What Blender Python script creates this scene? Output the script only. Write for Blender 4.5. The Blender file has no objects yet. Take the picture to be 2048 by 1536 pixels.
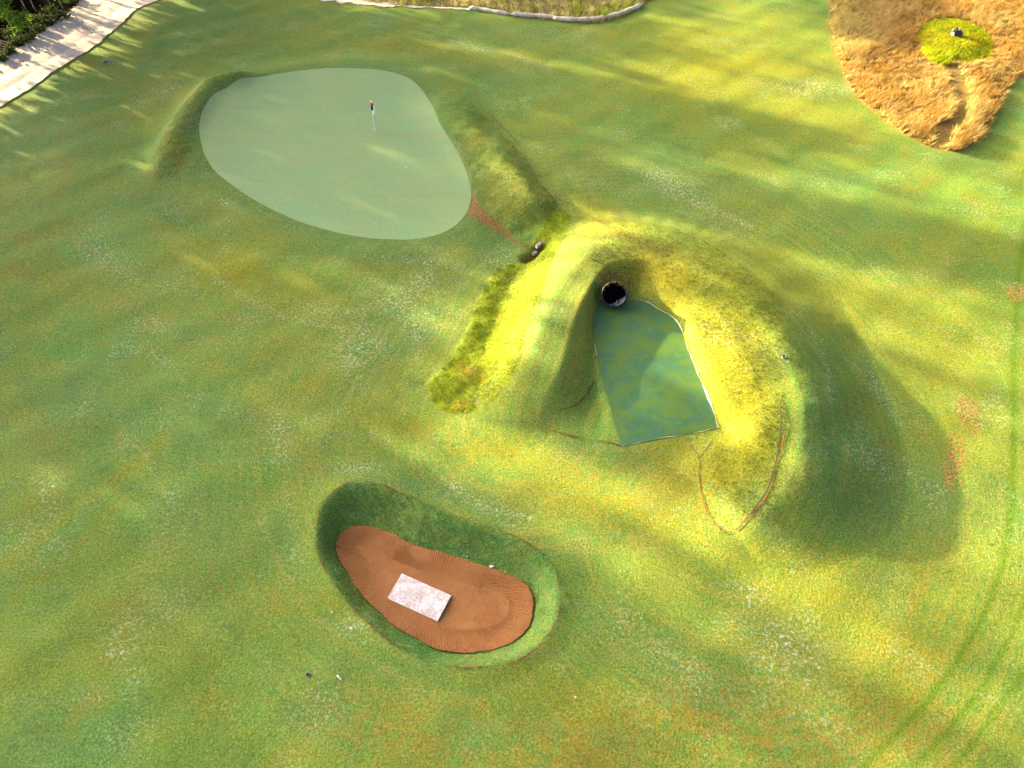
import bpy, bmesh, math, random
import numpy as np
from mathutils import Vector, Matrix

rng = np.random.default_rng(7)
random.seed(7)
scene = bpy.context.scene
COL = scene.collection

# ------------------------------------------------------------------ camera, sky, sun, exposure
F, PITCH, H = 1420.0, math.radians(50), 28.0          # focal length (px of a 2048 px wide frame), tilt, height
cam = bpy.data.cameras.new('camera')
cam.sensor_width = 36.0
cam.lens = F / 2048 * 36.0
cam.clip_start, cam.clip_end = 0.5, 6000.0
cam_o = bpy.data.objects.new('camera', cam)
cam_o.location = (0, 0, H)
cam_o.rotation_euler = (math.pi / 2 - PITCH, 0, 0)
COL.objects.link(cam_o)
scene.camera = cam_o

SUN_EL, SUN_AZ = math.radians(11.0), math.radians(-59.0)     # azimuth clockwise from +Y
world = bpy.data.worlds.new('World')
scene.world = world
world.use_nodes = True
wt = world.node_tree
sky = wt.nodes.new('ShaderNodeTexSky')
sky.sky_type = 'NISHITA'
sky.sun_disc = False
sky.sun_elevation = SUN_EL
sky.sun_rotation = SUN_AZ
sky.air_density, sky.dust_density, sky.ozone_density = 0.14, 4.0, 0.0      # hazy, nearly neutral sky
wt.links.new(sky.outputs[0], wt.nodes['Background'].inputs[0])
wt.nodes['Background'].inputs[1].default_value = 0.13
sun = bpy.data.lights.new('sun', 'SUN')
sun.energy = 4.6
sun.angle = math.radians(0.8)
sun.color = (1.0, 0.79, 0.43)
sun_o = bpy.data.objects.new('sun', sun)
to_sun = Vector((math.sin(SUN_AZ) * math.cos(SUN_EL), math.cos(SUN_AZ) * math.cos(SUN_EL), math.sin(SUN_EL)))
sun_o.rotation_euler = (-to_sun).to_track_quat('-Z', 'Y').to_euler()
sun_o.location = (-60, 60, 60)
COL.objects.link(sun_o)
vs = scene.view_settings
vs.view_transform = 'Standard'
vs.look = 'None'
vs.gamma = 1.0
vs.use_curve_mapping = False
vs.exposure = 3.0

# ------------------------------------------------------------------ helpers: geometry
def at(px, py, z=0.0):
    """ground point at height z that a surveyor reads off the photo at (px, py)"""
    u = (px - 1024) / F
    v = (768 - py) / F
    d = (u, math.cos(PITCH) + v * math.sin(PITCH), -math.sin(PITCH) + v * math.cos(PITCH))
    t = (H - z) / -d[2]
    return (d[0] * t, d[1] * t)

def pts(lst, z=0.0):
    return np.array([at(p[0], p[1], z if len(p) < 3 else p[2]) for p in lst])

def to_px(x, y, z=0.0):
    dy, dz = y, z - H
    dep = dy * math.cos(PITCH) - dz * math.sin(PITCH)
    up = dy * math.sin(PITCH) + dz * math.cos(PITCH)
    dep = np.maximum(dep, 1e-3)
    return 1024 + F * x / dep, 768 - F * up / dep

def smooth_closed(P, n=8):
    out = []
    m = len(P)
    for i in range(m):
        a, b, c, d = P[i - 1], P[i], P[(i + 1) % m], P[(i + 2) % m]
        for k in range(n):
            t = k / n
            out.append(.5 * ((2 * b) + (c - a) * t + (2 * a - 5 * b + 4 * c - d) * t * t + (3 * b - a - 3 * c + d) * t ** 3))
    return np.array(out)

def smooth_open(P, n=8):
    P = np.asarray(P, float)
    Q = np.vstack([2 * P[0] - P[1], P, 2 * P[-1] - P[-2]])
    out = []
    for i in range(1, len(Q) - 2):
        a, b, c, d = Q[i - 1], Q[i], Q[i + 1], Q[i + 2]
        for k in range(n):
            t = k / n
            out.append(.5 * ((2 * b) + (c - a) * t + (2 * a - 5 * b + 4 * c - d) * t * t + (3 * b - a - 3 * c + d) * t ** 3))
    out.append(P[-1])
    return np.array(out)

def ss(a, b, x):
    t = np.clip((x - a) / (b - a), 0, 1)
    return t * t * (3 - 2 * t)

def seg_dist(x, y, P, closed=False):
    """distance to polyline, index+param along it, side (+ = left of travel)"""
    n = len(P)
    best = np.full(x.shape, 1e18)
    par = np.zeros(x.shape)
    side = np.zeros(x.shape)
    for i in range(n if closed else n - 1):
        a, b = P[i], P[(i + 1) % n]
        ex, ey = b[0] - a[0], b[1] - a[1]
        l2 = ex * ex + ey * ey + 1e-12
        wx, wy = x - a[0], y - a[1]
        t = np.clip((wx * ex + wy * ey) / l2, 0, 1)
        dx, dy = wx - t * ex, wy - t * ey
        d2 = dx * dx + dy * dy
        m = d2 < best
        best = np.where(m, d2, best)
        par = np.where(m, i + t, par)
        side = np.where(m, ex * wy - ey * wx, side)
    return np.sqrt(best), par, side

def inside(x, y, P):
    n = len(P)
    c = np.zeros(x.shape, bool)
    for i in range(n):
        x0, y0 = P[i - 1]
        x1, y1 = P[i]
        if y0 == y1:
            continue
        cond = (y0 > y) != (y1 > y)
        c ^= cond & (x < (x1 - x0) * (y - y0) / (y1 - y0) + x0)
    return c

def sdf(x, y, P, pad=6.0):
    """signed distance (negative inside), exact only within pad of the outline's box"""
    lo, hi = P.min(0) - pad, P.max(0) + pad
    out = np.full(x.shape, float(pad))
    m = (x > lo[0]) & (x < hi[0]) & (y > lo[1]) & (y < hi[1])
    if m.any():
        d, _, _ = seg_dist(x[m], y[m], P, True)
        out[m] = np.where(inside(x[m], y[m], P), -d, d)
    return out

# ------------------------------------------------------------------ helpers: meshes and objects
def mesh_np(name, V, Fc, mat=None, smooth=True, colors=None, uv=None):
    """V (n,3); Fc list of (m,k) int arrays; colors dict name -> (n,4)"""
    V = np.asarray(V, np.float32)
    if not isinstance(Fc, (list, tuple)):
        Fc = [Fc]
    me = bpy.data.meshes.new(name)
    nl = sum(f.size for f in Fc)
    nf = sum(len(f) for f in Fc)
    me.vertices.add(len(V))
    me.vertices.foreach_set('co', V.ravel())
    me.loops.add(nl)
    me.loops.foreach_set('vertex_index', np.concatenate([f.ravel() for f in Fc]).astype(np.int32))
    me.polygons.add(nf)
    tot = np.concatenate([np.full(len(f), f.shape[1]) for f in Fc]).astype(np.int32)
    me.polygons.foreach_set('loop_start', np.concatenate([[0], np.cumsum(tot)[:-1]]).astype(np.int32))
    me.polygons.foreach_set('loop_total', tot)
    me.polygons.foreach_set('use_smooth', np.full(nf, smooth))
    for k, c in (colors or {}).items():
        at_ = me.attributes.new(k, 'FLOAT_COLOR', 'POINT')
        at_.data.foreach_set('color', np.asarray(c, np.float32).ravel())
    me.update(calc_edges=True)
    if mat:
        me.materials.append(mat)
    return me

def link(name, me, parent=None, kind=None, label=None, cat=None, group=None):
    o = bpy.data.objects.new(name, me)
    COL.objects.link(o)
    if parent is not None:
        o.parent = parent
    tag(o, label, cat, group, kind)
    return o

def tag(o, label=None, cat=None, group=None, kind=None):
    for k, v in (('label', label), ('category', cat), ('group', group), ('kind', kind)):
        if v:
            o[k] = v
    return o

class MB:
    """collects rings, boxes and tubes into one mesh"""
    def __init__(self):
        self.v, self.f = [], []
    def add(self, v, f):
        b = len(self.v)
        self.v += [tuple(p) for p in v]
        self.f += [tuple(b + i for i in q) for q in f]
    def tube(self, P, R, n=8, cap=True):
        P = [Vector(p) for p in P]
        v, f = [], []
        for i, p in enumerate(P):
            d = (P[min(i + 1, len(P) - 1)] - P[max(i - 1, 0)])
            d = d.normalized() if d.length > 1e-9 else Vector((0, 0, 1))
            a = d.cross(Vector((0.13, 0.97, 0.21))).normalized()
            b = d.cross(a)
            r = R[i] if hasattr(R, '__len__') else R
            for k in range(n):
                t = 2 * math.pi * k / n
                v.append(p + (a * math.cos(t) + b * math.sin(t)) * r)
        for i in range(len(P) - 1):
            for k in range(n):
                f.append((i * n + k, i * n + (k + 1) % n, (i + 1) * n + (k + 1) % n, (i + 1) * n + k))
        if cap:
            f.append(tuple(range(n - 1, -1, -1)))
            f.append(tuple((len(P) - 1) * n + k for k in range(n)))
        self.add(v, f)
    def lathe(self, prof, n=24):
        v = [(r * math.cos(2 * math.pi * k / n), r * math.sin(2 * math.pi * k / n), z) for r, z in prof for k in range(n)]
        f = [(i * n + k, i * n + (k + 1) % n, (i + 1) * n + (k + 1) % n, (i + 1) * n + k) for i in range(len(prof) - 1) for k in range(n)]
        if prof[0][0] > 0:
            f.append(tuple(range(n - 1, -1, -1)))
        f.append(tuple((len(prof) - 1) * n + k for k in range(n)))
        self.add(v, f)
    def box(self, c, s, rot=None, bev=0.0):
        x, y, z = [q / 2 for q in s]
        m = rot or Matrix.Identity(3)
        bb = min(bev, x * .9, y * .9, z * .9)
        if bb <= 0:
            v = [(i, j, k) for k in (-z, z) for i, j in ((-x, -y), (x, -y), (x, y), (-x, y))]
            f = [(3, 2, 1, 0), (4, 5, 6, 7), (0, 1, 5, 4), (1, 2, 6, 5), (2, 3, 7, 6), (3, 0, 4, 7)]
        else:
            v, rows = [], ((-z, bb), (-z + bb, 0), (z - bb, 0), (z, bb))
            for zz, i in rows:
                v += [(-x + i, -y + i, zz), (x - i, -y + i, zz), (x - i, y - i, zz), (-x + i, y - i, zz)]
            f = [(3, 2, 1, 0), (12, 13, 14, 15)]
            for r in range(3):
                for k in range(4):
                    f.append((r * 4 + k, r * 4 + (k + 1) % 4, r * 4 + 4 + (k + 1) % 4, r * 4 + 4 + k))
        self.add([m @ Vector(p) + Vector(c) for p in v], f)
    def build(self, name, mat, parent=None, smooth=False):
        me = bpy.data.meshes.new(name)
        me.from_pydata(self.v, [], self.f)
        me.materials.append(mat)
        if smooth:
            me.polygons.foreach_set('use_smooth', [True] * len(me.polygons))
        me.update()
        return link(name, me, parent)

def empty(name, loc, rz=0.0):
    o = bpy.data.objects.new(name, None)
    o.location = loc
    o.rotation_euler = (0, 0, rz)
    o.empty_display_size = .2
    COL.objects.link(o)
    return o

# ------------------------------------------------------------------ helpers: materials
class Mat:
    def __init__(self, name, rough=.9, spec=.2):
        self.m = bpy.data.materials.new(name)
        self.m.use_nodes = True
        self.t = self.m.node_tree
        self.b = self.t.nodes['Principled BSDF']
        self.b.inputs['Roughness'].default_value = rough
        self.b.inputs['Specular IOR Level'].default_value = spec
        self.pos = self.n('ShaderNodeNewGeometry').outputs['Position']
    def n(self, t, **kw):
        nd = self.t.nodes.new(t)
        for k, v in kw.items():
            setattr(nd, k, v)
        return nd
    def put(self, sock, v):
        if hasattr(v, 'is_output'):
            self.t.links.new(v, sock)
        elif isinstance(v, (tuple, list)) and len(v) == 3 and sock.type == 'RGBA':
            sock.default_value = (*v, 1)
        else:
            sock.default_value = v
    def noise(self, scale, detail=3, rough=.55, vec=None, stretch=None, dist=0.0):
        nd = self.n('ShaderNodeTexNoise')
        nd.inputs['Scale'].default_value = scale
        nd.inputs['Detail'].default_value = detail
        nd.inputs['Roughness'].default_value = rough
        nd.inputs['Distortion'].default_value = dist
        vec = vec or self.pos
        if stretch:
            mp = self.n('ShaderNodeMapping')
            mp.inputs['Rotation'].default_value = (0, 0, math.radians(stretch[0]))
            mp.inputs['Scale'].default_value = (stretch[1], stretch[2], 1)
            self.t.links.new(vec, mp.inputs[0])
            vec = mp.outputs[0]
        self.t.links.new(vec, nd.inputs['Vector'])
        return nd.outputs[0]
    def rng(self, v, a, b, c=0.0, d=1.0):
        nd = self.n('ShaderNodeMapRange', interpolation_type='SMOOTHSTEP')
        self.put(nd.inputs[0], v)
        for i, q in enumerate((a, b, c, d)):
            nd.inputs[1 + i].default_value = q
        return nd.outputs[0]
    def math(self, op, a, b=0.0):
        nd = self.n('ShaderNodeMath', operation=op)
        self.put(nd.inputs[0], a)
        self.put(nd.inputs[1], b)
        return nd.outputs[0]
    def mix(self, f, a, b, mode='MIX'):
        nd = self.n('ShaderNodeMix', data_type='RGBA', blend_type=mode)
        self.put(nd.inputs[0], f)
        self.put(nd.inputs[6], a)
        self.put(nd.inputs[7], b)
        return nd.outputs[2]
    def attr(self, name):
        a = self.n('ShaderNodeAttribute', attribute_name=name)
        s = self.n('ShaderNodeSeparateColor')
        self.t.links.new(a.outputs['Color'], s.inputs[0])
        return s.outputs[0], s.outputs[1], s.outputs[2]
    def color(self, c):
        self.put(self.b.inputs['Base Color'], c)
        return self
    def bump(self, h, strength=.5, dist=.05):
        nd = self.n('ShaderNodeBump')
        self.put(nd.inputs['Strength'], strength)
        nd.inputs['Distance'].default_value = dist
        self.t.links.new(h, nd.inputs['Height'])
        self.t.links.new(nd.outputs[0], self.b.inputs['Normal'])
        return self

# ------------------------------------------------------------------ outlines read off the photo
ZG, ZB, ZM = 0.45, -0.62, 0.15            # heights of green, bunker floor, mat
GREEN = smooth_closed(pts([(400,270),(402,245),(412,220),(428,198),(452,181),(480,168),(515,157),(560,147),(610,140),(660,136),(710,137),(755,140),(795,148),(820,159),(840,176),(855,197),(868,222),(881,252),(900,282),(919,314),(934,348),(942,378),(942,398),(934,424),(916,447),(893,463),(865,473),(830,479),(790,480),(740,477),(690,469),(640,456),(592,440),(540,417),(490,388),(450,359),(426,337),(409,308)], ZG), 5)
def zz(l, sx, sy, s): return [(sx + x / s, sy + y / s) for x, y in l]
RIM = smooth_closed(pts(zz([(130,400),(150,290),(200,220),(270,160),(370,110),(470,98),(600,125),(720,165),(850,220),(1000,295),(1150,345),(1300,395),(1450,440),(1600,510),(1720,575),(1810,650),(1870,750),(1895,850),(1898,980),(1880,1080),(1830,1200),(1750,1290),(1650,1360),(1550,1410),(1430,1445),(1280,1455),(1120,1445),(980,1425),(850,1370),(700,1290),(600,1220),(500,1120),(390,1020),(290,890),(200,740),(140,630),(120,520)], 600, 940, 3.657)), 5)
SAND = smooth_closed(pts(zz([(265,540),(290,480),(340,430),(400,408),(500,410),(600,435),(700,480),(780,525),(900,565),(1000,595),(1150,635),(1300,685),(1450,735),(1560,780),(1640,830),(1680,880),(1705,960),(1700,1060),(1680,1130),(1630,1200),(1550,1260),(1450,1300),(1350,1325),(1250,1335),(1100,1330),(980,1300),(850,1230),(720,1160),(640,1100),(590,1040),(500,965),(420,870),(360,770),(300,680),(268,610)], 600, 940, 3.657), ZB + .12), 5)
_mat_px = zz([(370,440),(345,490),(322,550),(312,640),(318,740),(335,850),(370,980),(410,1120),(460,1300),(525,1507),(1232,1377),(1180,1230),(1120,1070),(1060,920),(1000,780),(960,670),(915,590),(860,545),(790,510),(720,470),(650,440),(580,440),(480,485)], 1100, 480, 3.658)
MATP = pts(_mat_px, ZM)
_ring = smooth_open(np.vstack([MATP[10:], MATP[:10]]), 5)
_t = np.linspace(0, 1, 30)[1:-1, None]
MATF = np.vstack([_ring, _ring[-1] * (1 - _t) + _ring[0] * _t])
STRIP = smooth_closed(pts([(1100,428),(1130,424),(1140,440),(1132,470),(1112,510),(1098,550),(1085,595),(1068,640),(1050,690),(1040,730),(1015,775),(975,808),(930,825),(885,818),(860,795),(858,765),(885,735),(915,695),(938,655),(955,605),(975,565),(1000,535),(1035,520),(1060,495),(1080,460)]), 4)
MEADOW = smooth_closed(pts([(1664,-60),(1661,0),(1661,44),(1667,87),(1687,131),(1697,168),(1722,197),(1753,221),(1797,258),(1852,287),(1890,299),(1917,302),(1941,289),(1968,271),(1985,236),(2000,197),(2027,164),(2060,140),(2150,90),(2260,20),(2280,-80),(2000,-110)], .2), 5)
PATCH = smooth_closed(pts([(1912 + 77 * math.cos(t), 77 + 45 * math.sin(t) + 12 * math.cos(t)) for t in np.linspace(0, 2 * math.pi, 24, endpoint=False)], .4), 3)
BED = smooth_closed(pts([(690,-14),(735,6),(790,11),(860,13),(940,17),(1020,31),(1100,39),(1190,43),(1235,36),(1283,10),(1310,-25),(1260,-60),(1000,-70),(760,-50)]), 5)
SOIL = smooth_closed(pts([(945,390),(933,430),(955,444),(985,455),(1012,468),(1046,488),(1022,462),(995,440),(972,425),(955,408)], .3), 4)
ROUGHR = smooth_closed(pts([(878,182),(930,192),(965,222),(1000,250),(1040,295),(1065,345),(1085,375),(1115,400),(1100,428),(1070,455),(1052,488),(1030,465),(1000,438),(960,408),(948,380),(938,345),(918,300),(896,262),(880,225)], .4), 4)
ROUGHL = smooth_closed(pts([(540,146),(470,150),(425,150),(395,185),(360,225),(335,265),(315,300),(305,322),(330,334),(380,334),(412,340),(440,362),(412,318),(398,280),(400,240),(425,198),(470,170)], .5), 4)
TRK_G = pts([(-380,420),(-160,300),(0,212),(60,180),(110,145),(180,100),(240,50),(275,20),(330,-4),(420,-50),(540,-120)])
TRK_W = pts([(-420,300),(-200,215),(0,122),(40,98),(80,72),(120,43),(150,14),(172,-10),(215,-60),(300,-140)])
TRACK = np.vstack([smooth_open(TRK_G, 5), smooth_open(TRK_W, 5)[::-1]])
TRK_WIDE = np.vstack([smooth_open(TRK_G, 5) + np.array([2.2, -1.6]), smooth_open(TRK_W, 5)[::-1] + np.array([-2.5, 1.8])])
# crest of the horseshoe mound: px, py, height, flat half-width, inner fall, outer fall
HORSE = [(1050,860,.0,.3,2.4,2.4),(1062,805,.40,.5,2.3,2.4),(1090,735,.92,.7,2.1,2.7),(1116,655,1.15,.7,2.1,3.0),(1148,575,1.28,.7,1.8,3.2),(1205,513,1.38,.6,2.0,3.8),(1300,503,1.28,.7,2.8,5.6),(1390,548,1.30,.8,3.4,6.6),(1468,622,1.45,.9,4.2,6.2),(1530,712,1.60,.95,4.6,5.4),(1562,800,1.60,.95,4.8,5.0),(1562,888,1.42,.9,4.4,5.0),(1528,965,.95,.8,3.6,4.2),(1490,1030,.40,.6,2.8,3.0),(1455,1062,.10,.4,2.0,2.0)]
HP = np.array([at(p[0], p[1], p[2]) for p in HORSE])
HV = np.array([p[2:] for p in HORSE])
_hs = smooth_open(np.hstack([HP, HV]), 6)
HP, HV = _hs[:, :2], _hs[:, 2:]

def vnoise(x, y, s, seed=0):
    r = np.random.default_rng(seed)
    T = r.uniform(0, 1, (64, 64))
    u, w = x * s + 100, y * s + 100
    i, j = np.floor(u).astype(int), np.floor(w).astype(int)
    a, b = u - i, w - j
    a, b = a * a * (3 - 2 * a), b * b * (3 - 2 * b)
    g = lambda p, q: T[p % 64, q % 64]
    return (g(i, j) * (1 - a) + g(i + 1, j) * a) * (1 - b) + (g(i, j + 1) * (1 - a) + g(i + 1, j + 1) * a) * b

_d = np.random.default_rng(5).normal(0, 1, (len(SAND), 2))
_d = (_d + np.roll(_d, 1, 0) * .7) * .012
SAND = SAND + _d
def ridge(x, y, P, h, w):
    d, _, _ = seg_dist(x, y, P)
    return h * np.exp(-(d / w) ** 2)

def terrain(x, y):
    z = .10 * np.sin(x * .21 + .7) * np.sin(y * .17 + .3) + .06 * np.sin(x * .43 + y * .31) + .035 * np.sin(x * .9 - y * .7 + 1.3) * np.sin(y * .8 + .4) + .012 * np.sin(x * 2.1 + 1) * np.sin(y * 1.9)
    far = np.maximum(np.abs(x) - 60, 0) + np.maximum(np.abs(y - 40) - 60, 0)
    z = z * np.exp(-far / 40)
    g = sdf(x, y, GREEN, 8)
    z = z * (1 - ss(2.0, -1.0, g)) + ss(4.5, 0.0, g) * ZG
    inner = ss(0, -3, g)
    z += inner * (.05 * np.sin(x * .35) + .05 * np.cos(y * .3))
    z += ridge(x, y, pts([(470,150),(425,158),(385,205),(352,255),(330,300),(322,322)], .8), .62, 1.15)
    z += ridge(x, y, pts([(905,215),(955,270),(1005,330),(1045,385)], .7), .45, 1.7)
    z += ridge(x, y, pts([(1000,300),(1035,350),(1075,400)], .7), .35, 1.0)
    s = sdf(x, y, STRIP)
    z -= .05 * ss(.3, -1.6, s)
    # horseshoe
    d, par, side = seg_dist(x, y, HP)
    i = np.clip(par.astype(int), 0, len(HP) - 2)
    t = (par - i)[..., None]
    v = HV[i] * (1 - t) + HV[i + 1] * t
    fall = np.where(side < 0, v[..., 2], v[..., 3])
    qq = (d - v[..., 1]) / fall
    prof = 1 - .55 * ss(0, 1, qq) - .45 * (np.clip(qq, 0, 1) + .02 * np.sin(2 * np.pi * np.clip(qq, 0, 1)))
    lump = 1 + .03 * np.sin(x * 1.1 + y * .7) + .02 * np.sin(y * 1.7 - x * .6)
    z = z + v[..., 0] * prof * lump
    m = sdf(x, y, MATF)
    k = 1 - ss(.05, 1.0, m / (.45 + 1.3 * ss(MATP[:, 1].min() + 2.5, MATP[:, 1].min() - .5, y)))
    z = z * (1 - k) + ZM * k
    # bunker bowl
    r = sdf(x, y, RIM)
    q = sdf(x, y, SAND)
    tt = np.clip(-r, 0, None) / (np.clip(-r, 0, None) + np.clip(q, 0, None) + 1e-6)
    bowl = np.where(r < 0, ss(0, 1.1, tt), 0)
    z = z + bowl * ZB * 1.02 + .10 * np.exp(-(r / .5) ** 2) * (r > -1)
    # meadow, patch, washout by the stone
    z += .18 * ss(.3, -2.0, sdf(x, y, MEADOW)) + .30 * ss(.2, -2.2, sdf(x, y, PATCH))
    w0 = pts([(1052,516),(1068,507),(1080,492)])
    z -= ridge(x, y, w0, .32, .28)
    return z

# ------------------------------------------------------------------ ground grid (one sheet to the horizon)
def axis(a, b, step):
    c = np.arange(a, b + step / 2, step)
    lo, hi, q = [], [], step
    p0, p1 = c[0], c[-1]
    while p1 < 2600:
        q *= 1.35
        p0 -= q
        p1 += q
        lo.append(p0)
        hi.append(p1)
    return np.concatenate([lo[::-1], c, hi])
STEP = .14
gx, gy = axis(-52, 52, STEP), axis(2, 80, STEP)
X, Y = np.meshgrid(gx, gy)
ZT = terrain(X, Y)
dH, parH, sdH = seg_dist(X, Y, HP)
_px0, _py0 = to_px(X, Y, ZT)
rough = .4 * ss(4.4, 2.2, np.where(sdH < 0, dH * .85, dH * 1.6)) * ss(1150, 1300, _px0) * ss(.2, .7, ZT)
for P_, v_ in ((STRIP, .9), (ROUGHR, .9), (ROUGHL, .9)):
    rough = np.maximum(rough, v_ * ss(.15, -.15, sdf(X, Y, P_)))
sdR, sdS, sdM, sdGr = sdf(X, Y, RIM), sdf(X, Y, SAND), sdf(X, Y, MATF), sdf(X, Y, GREEN)
rough = np.maximum(rough, .85 * ss(.05, -.5, sdR))
near = ss(0, .3, sdM) * ss(0, .3, sdS) * ss(0, .3, sdGr) * ss(-.3, .3, sdf(X, Y, TRACK)) * np.exp(-(np.maximum(np.abs(X) - 60, 0) + np.maximum(np.abs(Y - 40) - 60, 0)) / 10)
ZT = ZT + near * (.007 * (vnoise(X, Y, 1.9, 31) - .5) + .013 * (vnoise(X, Y, .8, 32) - .5) + rough * (.10 * (vnoise(X, Y, 1.3, 33) - .5) + .05 * (vnoise(X, Y, 2.9, 34) - .5)))
ZLOW = ZT.copy()
for P, dep in ((GREEN, .05), (SAND, .16), (MATF, .05), (TRACK, .05)):
    ZLOW -= dep * ss(-.08, -.45, sdf(X, Y, P))

def hz(x, y, grid=None):
    g = ZT if grid is None else grid
    x, y = np.asarray(x, float), np.asarray(y, float)
    i = np.clip(np.searchsorted(gx, x) - 1, 0, len(gx) - 2)
    j = np.clip(np.searchsorted(gy, y) - 1, 0, len(gy) - 2)
    u = (x - gx[i]) / (gx[i + 1] - gx[i])
    w = (y - gy[j]) / (gy[j + 1] - gy[j])
    return (g[j, i] * (1 - u) + g[j, i + 1] * u) * (1 - w) + (g[j + 1, i] * (1 - u) + g[j + 1, i + 1] * u) * w

def on(px, py, dz=0.0):
    """point of the terrain under photo position (px, py)"""
    z = 0.0
    for _ in range(6):
        x, y = at(px, py, z)
        z = float(hz(x, y))
    return Vector((x, y, z + dz))

# ------------------------------------------------------------------ colour masks of the turf (growth, plus painted tones of sun and shade)
PX, PY = to_px(X, Y, ZT)
def blobs(lst):
    out = np.zeros(X.shape)
    for (cx, cy, rx, ry, ang, v) in lst:
        a = math.radians(ang)
        dx, dy = PX - cx, PY - cy
        m = (np.abs(dx) < 3 * max(rx, ry)) & (np.abs(dy) < 3 * max(rx, ry))
        u = (dx[m] * math.cos(a) + dy[m] * math.sin(a)) / rx
        w = (-dx[m] * math.sin(a) + dy[m] * math.cos(a)) / ry
        out[m] = np.maximum(out[m], v * np.exp(-(u * u + w * w)))
    return out
def strokes(lst):
    out = np.zeros(X.shape)
    for P, w, v in lst:
        P = np.array(P, float)
        lo, hi = P.min(0) - 3 * w, P.max(0) + 3 * w
        m = (PX > lo[0]) & (PX < hi[0]) & (PY > lo[1]) & (PY < hi[1])
        d, _, _ = seg_dist(PX[m], PY[m], P)
        out[m] = np.maximum(out[m], v * np.exp(-(d / w) ** 2))
    return out
dry = np.maximum(blobs([(760,1450,190,90,15,.8),(520,1180,70,60,0,.5),(420,1140,60,120,30,.35),(1850,1330,70,120,20,.6),(1480,1450,280,100,10,1.0),(1750,1470,240,100,0,1.0),(1150,1490,220,80,0,.9),(850,1500,220,60,0,.8),(950,1420,150,60,10,.5),(1180,940,120,40,15,.5),(300,1250,120,60,30,.3),(1320,960,120,60,15,.7),(1290,560,60,40,0,.7),(1330,520,80,30,20,.7),(1250,520,90,25,0,.7),(1165,620,35,90,5,.7),(1150,740,28,70,5,.7),(1000,380,50,40,0,.6),(930,300,25,60,30,.5),(345,300,28,30,0,.9),(380,220,20,40,30,.5),(1100,1020,150,60,20,.4),(300,170,60,25,-30,.4),(560,250,40,20,0,.0),(1500,330,60,30,20,.3),(1830,350,60,70,0,.5),(1700,240,80,50,20,.4),(90,870,60,30,20,.5)]),
                 strokes([([(0,530),(160,570),(300,640),(420,720)], 22, .5), ([(380,410),(560,480),(700,530)], 20, .4), ([(500,780),(560,860),(640,940)], 22, .4), ([(1650,1380),(1800,1240),(1900,1080)], 30, .4), ([(60,1480),(220,1200),(420,1000)], 16, .25)]))
yel = np.maximum(blobs([(1020,700,60,100,0,.4),(470,540,120,60,20,.9),(600,600,120,50,20,.7),(820,850,120,50,10,.6),(980,900,160,40,12,.8),(80,980,80,60,0,.5),(1450,140,300,110,10,1.0),(1250,1020,220,50,15,.8),(1600,1130,200,50,5,.7),(1850,1250,160,200,10,.5),(1200,1420,200,60,20,.5),(1560,560,300,120,20,.5),(1560,1200,300,160,10,.5),(1900,700,150,250,0,.5),(1450,760,100,200,-10,1.0),(1400,950,100,100,0,.9),(1330,560,120,60,20,.8),(1210,440,100,40,20,.8),(960,110,260,18,6,.5),(1000,760,90,60,0,.5),(650,1250,120,90,0,.3)]),
                 strokes([([(300,440),(470,520),(640,600)], 14, .7), ([(0,1130),(160,1010),(330,880)], 12, .6), ([(20,1200),(150,1100),(250,990)], 9, .5)]))  # yellow growth, also laid over sunlit turf to warm it
cool = blobs([(330,420,170,70,10,.7),(180,820,150,90,0,.7),(420,860,140,60,0,.6),(200,900,90,160,20,.5),(1800,1010,180,100,0,.8),(1650,880,60,180,0,.7),(420,1070,160,80,0,.5),(360,1200,140,80,0,.5),(130,250,90,60,0,.4),(860,980,170,25,12,.8),(980,500,60,30,0,.5),(480,330,0.1,.1,0,0),(560,430,160,14,30,.8),(760,510,180,14,4,.8),(1000,150,130,30,15,.5),(1350,350,150,60,20,.6),(1650,400,200,50,15,.5),(60,1500,160,60,0,.4),(1600,1290,80,60,0,.4),(1050,560,40,90,0,.0)])  # cool grass, also painted where mound and trees cast shade
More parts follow.
